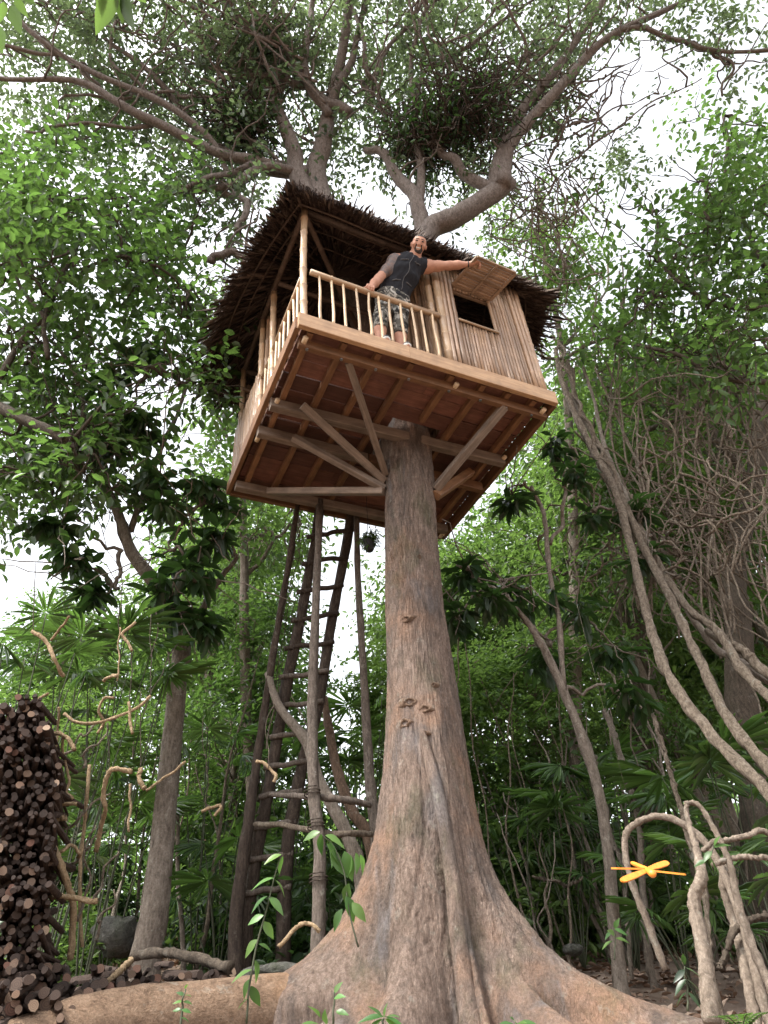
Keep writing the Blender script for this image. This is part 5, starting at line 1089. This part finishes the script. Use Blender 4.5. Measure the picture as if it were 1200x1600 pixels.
forest_tree('slender_tree', 'slender tree of loose small leaves behind the right end of the roof', [(905, 1470, 9.5, .10), (900, 1100, 9.5, .09), (895, 800, 9.4, .08), (880, 560, 9.2, .06), (850, 380, 9.0, .045), (840, 280, 8.8, .03)],
    [[(850, 380, 9.0, .03), (800, 320, 8.8, .025), (790, 280, 8.7, .02)], [(880, 540, 9.2, .03), (940, 470, 9.1, .025), (950, 400, 9, .02)]],
    jit((740, 330, 900, 500), 16, 7.6, 9.2, .45, .7) + jit((860, 400, 960, 620), 14, 7.6, 9.4, .45, .7),
    'leaf_bright', .13, 5.5, 'bark_grey', nl=8, aspect=.45)
forest_tree('broadleaf_tree', 'dark-leaved tree filling the gap right of the hut and lianas', [(1010, 1470, 10.0, .16), (1000, 1100, 10.0, .14), (985, 850, 9.9, .11), (960, 700, 9.8, .08), (950, 600, 9.7, .06)],
    [[(985, 850, 9.9, .06), (900, 760, 9.6, .04), (860, 720, 9.4, .03)], [(960, 700, 9.8, .06), (1080, 640, 9.6, .04), (1150, 600, 9.5, .03)]],
    jit((860, 580, 1200, 760), 18, 9.0, 10.6, .5, .8) + jit((860, 760, 1200, 950), 14, 9.0, 11, .5, .8), 'leaf_mid', .15, 2.4, 'bark_dark', nl=8, aspect=.45, keep=holes((1050, 660, 50, 60, .5), (900, 640, 30, 40, .5)))
forest_tree('slender_tree', 'slender leafy tree behind the lower left corner of the tree house', [(395, 1470, 9.4, .09), (392, 1200, 9.4, .08), (385, 950, 9.3, .07), (380, 780, 9.2, .055), (372, 640, 9.0, .04)],
    [[(385, 900, 9.3, .035), (430, 840, 9.2, .025), (470, 820, 9.2, .018)], [(380, 740, 9.2, .035), (345, 660, 9.0, .022), (340, 560, 8.8, .015)]],
    jit((315, 610, 400, 760), 9, 8.4, 9.6, .45, .65) + jit((330, 730, 480, 880), 10, 8.6, 9.8, .4, .65) + jit((300, 420, 380, 600), 6, 8.2, 9.2, .4, .6), 'leaf_bright', .14, 4.2, 'bark_grey', nl=8, aspect=.45)
# near rosettes right of the trunk under the hut
forest_tree('rosette_tree', 'young tree with large drooping leaves just right of the trunk under the hut', [(960, 1470, 6.6, .05), (935, 1250, 6.5, .045), (880, 1080, 6.4, .04), (830, 980, 6.3, .03), (790, 930, 6.2, .025)],
    [[(790, 930, 6.2, .02), (740, 905, 6.1, .014), (715, 880, 6.0, .012)], [(880, 1080, 6.4, .03), (860, 850, 6.4, .025), (830, 760, 6.4, .02)], [(860, 850, 6.4, .02), (900, 720, 6.5, .02)]],
    [(740, 900, 6.1, .16), (765, 935, 6.1, .2), (790, 910, 6.2, .2), (830, 930, 6.3, .25), (720, 960, 6.2, .15), (800, 775, 6.4, .12), (880, 700, 6.5, .25), (905, 740, 6.5, .25), (930, 800, 6.6, .25), (860, 1010, 6.5, .3), (900, 960, 6.6, .3), (980, 1090, 6.5, .25), (1000, 800, 6.6, .25), (1010, 880, 6.6, .2), (960, 1010, 6.7, .25)],
    'leaf_dark', .24, .9, 'bark_grey', 'whorl', 7, .32)

# ------------------------------------------------------------------ trees of the forest behind, four growth forms copied
def proto_tree(leaf, L, n_leaf, hgt, wid, bark, low):
    T = thing('forest_tree', None, None); mb = MB(); q = [np.zeros(3)]; 
    for i in range(1, 7): q.append(np.array([random.uniform(-.18, .18) * i * .5, random.uniform(-.18, .18) * i * .5, hgt * i / 6.6]))
    p = spline(q, 24); mb.tube(p, np.linspace(.13, .03, 24), 8); part('trunk', mb, MT[bark], T)
    bl = []; br = MB()
    for _ in range(46):
        u = random.uniform(low, 1.02); s = p[min(23, int(u * 22))]; w_ = wid * (.45 + .75 * math.sin(min(1, u) * 2.6)) * random.uniform(.25, 1); a = random.uniform(0, 6.28)
        c = np.array([s[0] + math.cos(a) * w_, s[1] + math.sin(a) * w_, hgt * u + random.uniform(-.2, .4)]); bl.append((c, (random.uniform(.4, .75), random.uniform(.4, .75), random.uniform(.28, .5))))
        br.tube(wobble(spline([s, (s + c) / 2 + EZ * .1, c], 8), .06), np.linspace(.025, .008, 8), 4)
    part('branchlets', br, MT[bark], T, kind='stuff'); dens = n_leaf / 9 / sum((r[0] * r[1] * r[2]) ** (2 / 3) * 10 for c, r in bl)
    crown('crown', bl, dens, L, MT[leaf], T, nl=9, aspect=.42, droop=.35)
    return T
PROT = [proto_tree('leaf_mid', .18, 9000, 9, 1.7, 'bark_grey', .30), proto_tree('leaf_bright', .17, 9500, 9, 1.7, 'bark_grey', .27), proto_tree('leaf_mid', .23, 6500, 9, 1.9, 'bark_brown', .32), proto_tree('leaf_bright', .14, 11000, 9, 1.5, 'bark_grey', .25)]
_skx = [-300, 0, 60, 140, 200, 330, 400, 460, 500, 560, 600, 700, 780, 860, 920, 1000, 1100, 1200, 1500]
_sky = [860, 900, 930, 900, 800, 740, 800, 930, 1160, 1180, 960, 850, 800, 760, 700, 640, 560, 520, 500]
def zone(x):
    for lim, nm in ((110, 'behind the firewood at the left edge'), (235, 'between the firewood and the leaning bare trunk'), (370, 'between the leaning bare trunk and the ladder'), (470, 'behind the ladder'), (640, 'behind the poles left of the big trunk'), (760, 'directly behind the big trunk'), (880, 'just right of the big trunk'), (1000, 'behind the dragonfly and the thin stems'), (1110, 'behind the arched root'), (9999, 'behind the lianas at the right edge')):
        if x < lim: return nm
def forest_label(x, Y, j): return ('near ' if Y < 10 else 'middle-distance ' if Y < 16 else 'far ') + ['green broad-leaved tree ', 'bright green tree ', 'large-leaved green tree ', 'fine-leaved bright tree '][j] + zone(x)
def place_forest():
    rows = [(9.8, 2.1, .3), (11.8, 2.1, .35), (14.2, 2.3, .5), (17.5, 3.0, .6)]; k = 0; used = set()
    for Y, st, jy in rows:
        x = -Y * .62 + random.uniform(0, st)
        while x < Y * .66:
            yy = Y + random.uniform(-jy, jy); xx = x + random.uniform(-.3, .3) * st; gz = float(ground_z(xx, yy)); q = proj(np.array([xx, yy, gz + 2]))[0]
            sy = np.interp(q[0], _skx, _sky) + random.uniform(-20, 60); top_ = PY(q[0], sy, yy)[2] - gz; top_ *= 1.0 if Y > 10 else random.uniform(.45, .9)
            if (440 if Y > 13 else 415) < q[0] < (610 if Y > 13 else 640) and Y < 26: x += st; continue
            if q[0] > 760 and Y < 13 and random.random() < .4: x += st; continue
            sz = max(.22, top_ / 9.6); j = random.choice([0, 1, 1, 2, 3, 3]); src = PROT[j]
            if j in used: o = copy_tree(src)
            else: o = src; used.add(j)
            o.location = (xx, yy, gz - .1); sx_ = min(max(.62, sz * random.uniform(.8, 1.1)), Y / 9.0); o.scale = (sx_, sx_, sz); o.rotation_euler = (0, 0, random.uniform(0, 6.28))
            tag(o, forest_label(q[0], Y, j), 'tree', 'trees of the forest behind'); k += 1; x += st
    print('forest', k)
place_forest()
def far_mass():
    n = 9000; x = rng.uniform(-48, 52, n); y = rng.uniform(34, 46, n); z = ground_z(x, y) + rng.random(n) ** 1.2 * (8.0 + 1.5 * np.sin(x * .35) + 1.0 * np.sin(x * .9 + 1))
    V, r = twig_leaves(np.stack([x, y, z], -1), 6, .55, .5, .3); o = link('distant_forest', leaf_mesh('distant_forest', V, MT['leaf_bright'], r)); tag(o, 'distant green mass of forest seen low between the nearer trees', 'forest', kind='stuff')
far_mass()

# ------------------------------------------------------------------ undergrowth
def shrub_proto(leaf, L, n, w_, h_):
    T = thing('shrub', None, None); br = MB(); bl = []
    for _ in range(11):
        a = random.uniform(0, 6.28); r = random.uniform(.1, w_); c = np.array([math.cos(a) * r, math.sin(a) * r, random.uniform(.25, 1) * h_]); bl.append((c, (.28, .28, .24))); br.tube(wobble(spline([np.zeros(3), c * np.array([.4, .4, .6]), c], 9), .05), np.linspace(.014, .005, 9), 4)
    part('stems', br, MT['bark_grey'], T, kind='stuff'); dens = n / 7 / sum((r[0] * r[1] * r[2]) ** (2 / 3) * 10 for c, r in bl); crown('foliage', bl, dens, L, MT[leaf], T, nl=7, aspect=.36, droop=.2); return T
SH = [shrub_proto('leaf_mid', .15, 1500, .5, 1.3), shrub_proto('leaf_bright', .13, 1700, .5, 1.0), shrub_proto('leaf_dark', .18, 1000, .45, 1.1)]
def shrubs():
    used = set(); n = 0
    for _ in range(400):
        if n >= 40: break
        Y = random.uniform(7.6, 11.5); x = random.uniform(-.55, .58) * Y; q = proj(np.array([x, Y, float(ground_z(x, Y))]))[0]
        if abs(x - .15) < 1.3 and Y < 7.5: continue
        if x > .8 and Y < 9.0: continue
        if 150 < q[0] < 330 and Y < 9: continue
        j = random.randrange(3); o = copy_tree(SH[j]) if j in used else SH[j]; used.add(j); s = random.uniform(.45, .9); o.location = (x, Y, float(ground_z(x, Y)) - .05); o.scale = (s, s, s * random.uniform(.8, 1.3)); o.rotation_euler = (0, 0, random.uniform(0, 6.28))
        tag(o, ['low green shrub ', 'low bright shrub ', 'low dark-leaved shrub '][j] + zone(q[0]), 'shrub', 'shrubs of the undergrowth'); n += 1
shrubs()
def bright_shrubs():
    for i in range(20):
        px = random.uniform(770, 1010) if i < 14 else random.uniform(300, 600); Y = random.uniform(8.6, 10.8); b = PY(px, 1470, Y); z = float(ground_z(b[0], b[1])) - .05; o = copy_tree(SH[i % 2]); s = random.uniform(.6, 1.05)
        o.location = (b[0], b[1], z); o.scale = (s, s, s * random.uniform(1.0, 1.7)); o.rotation_euler = (0, 0, random.uniform(0, 6.28)); tag(o, ['tall upright green shrub ', 'tall upright bright shrub '][i % 2] + zone(px), 'shrub', 'shrubs of the undergrowth')
bright_shrubs()
def fan_leaf(c, ax, nrm, R, mat, parent, nb=24):
    """one fan leaf: narrow blades spread round the stalk's end"""
    ax = unit(np.asarray(ax, float)); nrm = unit(nrm - ax * (nrm @ ax)); sx = np.cross(ax, nrm); th = np.linspace(-2.3, 2.3, nb) + rng.normal(size=nb) * .04
    D = np.cos(th)[:, None] * ax + np.sin(th)[:, None] * sx + nrm * -.12 + rng.normal(size=(nb, 3)) * .05; D[:, 2] -= .18
    L = R * (1 - .12 * np.abs(th)) * rng.uniform(.88, 1.08, nb); V = leaf_arrays(np.repeat(c[None], nb, 0) + D * R * .06, D, np.repeat(nrm[None], nb, 0), L, R * .075)
    return link('leaf', leaf_mesh('leaf', V, MT[mat], rng.random(nb), wpos(parent)), parent)
def fan_palm(px, py, Y, R, n, label, h0=.5, spread=1.0):
    base = PY(px, py, Y); g = float(ground_z(base[0], base[1])); b = np.array([base[0], base[1], g - .03]); T = thing('fan_palm', label, 'palm', b, 'fan palms of the undergrowth')
    for i in range(n):
        a = i * 2.4 + random.uniform(-.4, .4); up = random.uniform(.3, 1.0); c = base + np.array([math.cos(a) * spread * R * 1.1 * (1.2 - up * .6), math.sin(a) * spread * R * .8, (up - .5) * R * 1.9])
        mb = MB(); mb.tube(spline([b, (b * .5 + c * .5) + np.array([0, 0, .12]), c], 10), np.linspace(.008, .005, 10), 5); part('stalk', mb, MT['leaf_palm_stalk'], T)
        d = c - b; d = np.array([math.cos(a), math.sin(a), .25 + .5 * up]); fan_leaf(c, d, np.array([0, -.35, 1.0]) - .2 * d, R * random.uniform(.75, 1.1), 'leaf_palm', T)
MT['leaf_palm_stalk'] = plain('leaf_palm_stalk', (.055, .062, .03), .7)
for a in [(60, 1050, 5.6, .42, 6, 'fan palm rising behind the top of the firewood'), (160, 1010, 6.2, .5, 7, 'large fan palm high behind the hanging cut branches'), (200, 1075, 6.4, .45, 6, 'fan palm beside the leaning bare trunk'),
          (120, 1230, 6.6, .4, 6, 'low fan palm in the shade right of the firewood'), (190, 1330, 7.4, .45, 7, 'shaded fan palm in front of the leaning bare trunk foot'), (330, 1190, 7.8, .4, 6, 'fan palm between the leaning bare trunk and the ladder, upper'),
          (350, 1370, 7.6, .42, 7, 'fan palm between the leaning bare trunk and the ladder, lower'), (455, 1200, 8.6, .4, 6, 'fan palm seen through the ladder rungs'), (545, 1190, 8.8, .42, 7, 'fan palm behind the pole beside the big trunk'), (560, 1120, 8.8, .42, 6, 'spiky fan palm highest beside the big trunk'), (520, 1400, 7.6, .4, 6, 'fan palm low behind the pale upright pole'),
          (800, 1310, 8.2, .36, 6, 'small fan palm just right of the big trunk'), (870, 1300, 8.0, .42, 7, 'fan palm behind the stems right of the trunk'), (930, 1230, 7.8, .45, 7, 'fan palm above the left of the dragonfly'), (1110, 1230, 6.8, .55, 8, 'big bright fan palm above the arched root'),
          (1150, 1270, 7.2, .5, 7, 'fan palm behind the level root arms'), (1180, 1390, 6.0, .42, 6, 'fan palm in the lower right behind the stems'), (1020, 1330, 7.2, .4, 6, 'fan palm under the arch of the root'), (960, 1400, 7.8, .36, 6, 'low fan palm left of the arched root foot'), (1060, 1430, 6.6, .36, 6, 'small fan palm by the stout stem')]: fan_palm(*a)
def saplings():
    n = 0
    for _ in range(86):
        px = random.choice([random.uniform(790, 1000), random.uniform(790, 960), random.uniform(90, 620), random.uniform(1000, 1190)]); Y = random.uniform(7.6, 10.5); b = PY(px, 1470, Y); b[2] = float(ground_z(b[0], b[1])) - .05; h_ = random.uniform(1.2, 3.4) if px > 800 else random.uniform(2, 5)
        mb = MB(); e = b + np.array([random.gauss(0, .18) * h_ * .5, random.gauss(0, .1), h_]); p = wobble(spline([b, (b + e) / 2 + rng.normal(size=3) * .1, e], 16), .06); mb.tube(p, np.linspace(random.uniform(.009, .028), .006, 16), 6); pale = random.random() < .6; thick = mb.v[0][:6].std() > .0125; lean = 'leaning left ' if e[0] - b[0] < -.12 else 'leaning right ' if e[0] - b[0] > .12 else 'standing straight '
        single('sapling', mb, MT['liana'] if pale else MT['bark_grey'] if thick else MT['bark_dark'], b, ('short ' if h_ < 2.2 else 'tall ') + ('pale' if pale else 'dark') + ' bare stem ' + lean + zone(px), 'sapling', 'thin stems of the undergrowth'); n += 1
saplings()

# ------------------------------------------------------------------ plants near the camera, every leaf a piece
def big_leaf(P, D, N, L, W_, parent, mat, curl=.25):
    D = unit(np.asarray(D, float)); N = np.asarray(N, float); X = unit(np.cross(D, N)); Z = np.cross(X, D); V = []; prof = [(0, .02), (.1, .45), (.28, .92), (.45, 1.0), (.65, .8), (.85, .38), (1.0, .02)]
    for u, w_ in prof:
        q = P + D * L * u - Z * curl * L * u * u
        V += [q - X * W_ * .5 * w_ + Z * W_ * .13 * w_, q, q + X * W_ * .5 * w_ + Z * W_ * .13 * w_]
    f = []
    for i in range(len(prof) - 1):
        a = 3 * i; f += [(a, a + 1, a + 4, a + 3), (a + 1, a + 2, a + 5, a + 4)]
    mb = MB(); mb.add(V, f); o = part('leaf', mb, MT[mat], parent); at = o.data.attributes.new('rnd', 'FLOAT', 'POINT'); at.data.foreach_set('value', [random.random()] * len(V)); return o
def plant(name, label, stem, leaves, Y, mat='leaf_plant', r=.006, cat='plant', stemmat='leaf_palm_stalk', group='plants in the foreground', aspect=.5):
    """stem: pixel points from the ground up; leaves: (x, y, dx, dy, length) in pixels of the photograph"""
    P = [PY(x, y, Y) for x, y in stem]; b = P[0]; T = thing(name, label, cat, b, group); mb = MB(); mb.tube(wobble(spline(P, 20), .006), np.linspace(r, r * .5, 20), 6); part('stem', mb, MT[stemmat], T)
    k = np.linalg.norm(PY(stem[0][0] + 10, stem[0][1], Y) - PY(*stem[0], Y)) / 10
    for x, y, dx, dy, L in leaves:
        p = PY(x, y, Y + random.uniform(-.03, .03)); D = RGT * dx - UPV * dy + FWD * random.uniform(-.6, .1); N = -FWD * random.uniform(.35, .9) + np.array([0, 0, 1.0]) + rng.normal(size=3) * .15
        big_leaf(p, D, N, L * k * .98, L * k * aspect * .9, T, mat)
plant('climbing_plant', 'tall leafy seedling climbing in front of the ladder foot', [(385, 1600), (392, 1540), (400, 1480), (415, 1420), (428, 1370), (440, 1335)],
    [(440, 1335, -.9, .1, 34), (442, 1338, -.3, .8, 30), (428, 1372, -1, .2, 42), (430, 1375, .7, .7, 32), (418, 1400, -.9, .4, 36), (420, 1402, .8, .5, 38), (412, 1430, -1, .3, 30), (410, 1440, .7, .8, 36), (402, 1468, -.7, .7, 36), (404, 1475, .9, .3, 26), (398, 1500, .3, 1, 36), (394, 1515, -.9, .1, 36), (390, 1530, -.4, .8, 30), (392, 1540, .5, .8, 34), (388, 1560, -.6, .4, 24)], 4.3)
plant('broad_leaf_plant', 'plant with broad hanging bright leaves beside the pale upright pole', [(560, 1480), (545, 1420), (535, 1360), (520, 1320), (500, 1302)],
    [(500, 1300, -.9, .3, 34), (502, 1303, -.1, 1, 34), (508, 1305, .8, .35, 42), (515, 1315, .3, 1, 40), (510, 1318, .9, .7, 40), (520, 1325, .35, 1, 52), (538, 1330, .4, 1, 48), (548, 1335, .1, 1, 36), (556, 1332, .2, 1, 34), (562, 1335, .35, 1, 36), (545, 1380, -.2, 1, 40), (540, 1400, .5, .9, 42), (535, 1420, -.5, .8, 36), (550, 1410, .7, .6, 36)], 4.9)
plant('seedling', 'small seedling with paired narrow leaves over the long root', [(282, 1610), (285, 1570), (290, 1545)], [(286, 1565, -.9, -.2, 16), (286, 1565, .9, -.1, 16), (288, 1555, -.8, -.4, 14), (288, 1555, .9, -.3, 14), (284, 1578, -.9, 0, 16), (284, 1578, .9, .1, 16), (290, 1545, .2, -1, 12), (283, 1590, .9, .2, 15)], 3.6)
plant('seedling', 'young plant with upright green leaves at the bottom, left of centre', [(520, 1640), (522, 1590), (522, 1550)], [(500, 1590, -.6, -.9, 30), (510, 1600, -.2, -1, 26), (522, 1560, .7, -.6, 24), (522, 1552, .5, -.9, 22), (525, 1580, .9, -.3, 24), (498, 1600, -1, -.5, 36)], 3.2)
plant('seedling', 'flat spreading plant at the bottom centre edge', [(595, 1650), (597, 1610), (600, 1590)], [(600, 1588, -1, -.1, 44), (600, 1588, 1, -.05, 46), (598, 1590, -.5, -.6, 30), (602, 1590, .6, -.5, 30), (598, 1592, -.9, .3, 40), (602, 1592, .9, .3, 44), (600, 1590, .05, -1, 22)], 3.0, aspect=.34)
plant('seedling', 'broad glossy leaves at the bottom right of the front root', [(800, 1660), (802, 1620), (805, 1600)], [(805, 1602, -1, -.2, 44), (806, 1600, -.3, -1, 26), (808, 1600, .9, -.3, 40), (806, 1604, .4, -.8, 28)], 3.0)
plant('seedling', 'small leafy plant on the slope right of the great root', [(960, 1500), (962, 1475), (958, 1450)], [(958, 1455, -.9, .1, 22), (960, 1452, .9, .2, 24), (960, 1460, -.5, -.6, 20), (962, 1466, .9, -.1, 22), (958, 1470, -1, .3, 24), (960, 1450, .3, -.9, 18)], 5.6)
plant('seedling', 'dark leafy plant at the foot of the stout stem', [(1075, 1580), (1072, 1540), (1070, 1510)], [(1070, 1515, -.9, .3, 30), (1070, 1512, .8, .2, 30), (1072, 1530, -.9, .5, 32), (1072, 1530, .9, .5, 30), (1070, 1508, -.2, -1, 24), (1074, 1550, -.8, .6, 28), (1074, 1550, .8, .6, 28)], 4.2, 'leaf_dark', aspect=.38)
plant('seedling', 'bright leafy vine sprig on the stout stem', [(1100, 1345), (1110, 1335), (1115, 1320)], [(1112, 1330, -.8, .4, 24), (1114, 1325, .8, -.5, 28), (1116, 1322, .2, -1, 20), (1110, 1340, .5, .9, 28), (1104, 1345, -.9, .3, 22)], 4.2)
def fern(px, py, Y, label):
    b = PY(px, py, Y); T = thing('fern', label, 'fern', b, 'plants in the foreground')
    for i in range(7):
        a = -2.2 + i * .75; d = np.array([math.cos(a), .4 * math.sin(a) - .2, .55]); p = spline([b, b + d * .10, b + d * .19 - EZ * .04], 14); mb = MB(); mb.tube(p, np.linspace(.004, .0015, 14), 4); fo = part('frond', mb, MT['leaf_palm_stalk'], T)
        P, D = [], []; t = np.gradient(p, axis=0)
        for k in range(2, 14):
            for s in (-1, 1): P.append(p[k]); D.append(unit(unit(np.cross(t[k], EZ)) * s + unit(t[k]) * .4))
        P = np.array(P); D = np.array(D); L = np.repeat(np.linspace(.05, .012, 12), 2); link('leaflets', leaf_mesh('leaflets', leaf_arrays(P, D, np.repeat([[0, 0, 1.0]], len(P), 0), L, L * .26), MT['leaf_plant'], None, wpos(fo)), fo)['kind'] = 'stuff'
fern(1160, 1612, 4.1, 'yellow-green fern in the bottom right corner')
def hang(label, stem, leaves, z):
    P = [PZ(x, y, z) for x, y in stem]; T = thing('overhanging_twig', label, 'twig', P[0], 'twigs overhanging the camera'); mb = MB(); mb.tube(spline(P, 14), np.linspace(.006, .003, 14), 6); part('stem', mb, MT['bark_grey'], T); k = np.linalg.norm(PZ(110, 40, z) - PZ(100, 40, z)) / 10
    for x, y, dx, dy, L in leaves: big_leaf(PZ(x, y, z), RGT * dx - UPV * dy + FWD * random.uniform(-.2, .2), -FWD + rng.normal(size=3) * .3, L * k, L * k * .40, T, 'leaf_bright', .05)
hang('bunch of bright near leaves hanging in the top left corner', [(-70, -90), (-20, -30), (5, 0), (15, 10)], [(8, 2, -.2, 1, 34), (18, 8, .35, 1, 52), (22, -4, .7, 1, 34), (0, 40, .1, 1, 46), (30, -10, 1, .6, 26), (5, -10, -.9, .5, 40)], 4.2)
hang('bunch of bright near leaves hanging at the top, left of centre', [(150, -110), (170, -60), (180, -25)], [(182, -20, -.5, 1, 78), (186, -18, .05, 1, 50), (192, -20, .25, 1, 74), (200, -22, .8, .7, 36), (160, -20, -.2, 1, 38), (175, -25, -.8, .6, 40)], 4.2)
def clump(px, py, z, R, label):
    c = PZ(px, py, z); mb = MB()
    for _ in range(280):
        s = c + rng.normal(size=3) * R * np.array([.5, .5, .45]); e = s + rng.normal(size=3) * R * .7; mb.tube(wobble(spline([s, (s + e) / 2 + rng.normal(size=3) * R * .2, e], 7), R * .1), [.009] * 7, 4)
    T = thing('epiphyte_clump', label, 'epiphyte', c, 'dark clumps in the canopy'); part('twigs', mb, MT['pole_dark'], T, kind='stuff')
    C = c + rng.normal(size=(190, 3)) * R * .42; V, r = twig_leaves(C, 5, .12, .3, .3); link('foliage', leaf_mesh('foliage', V, MT['leaf_dark'], r, c), T)['kind'] = 'stuff'
clump(412, 85, 13.2, .4, 'dark tangled nest-like clump high on the left branches'); clump(735, 175, 11.2, .58, 'big dark tangled clump between the right limbs'); clump(380, 195, 11.6, .4, 'brown twiggy clump left of the rising limbs'); clump(660, 215, 11.0, .4, 'twiggy clump above the roof in the centre')
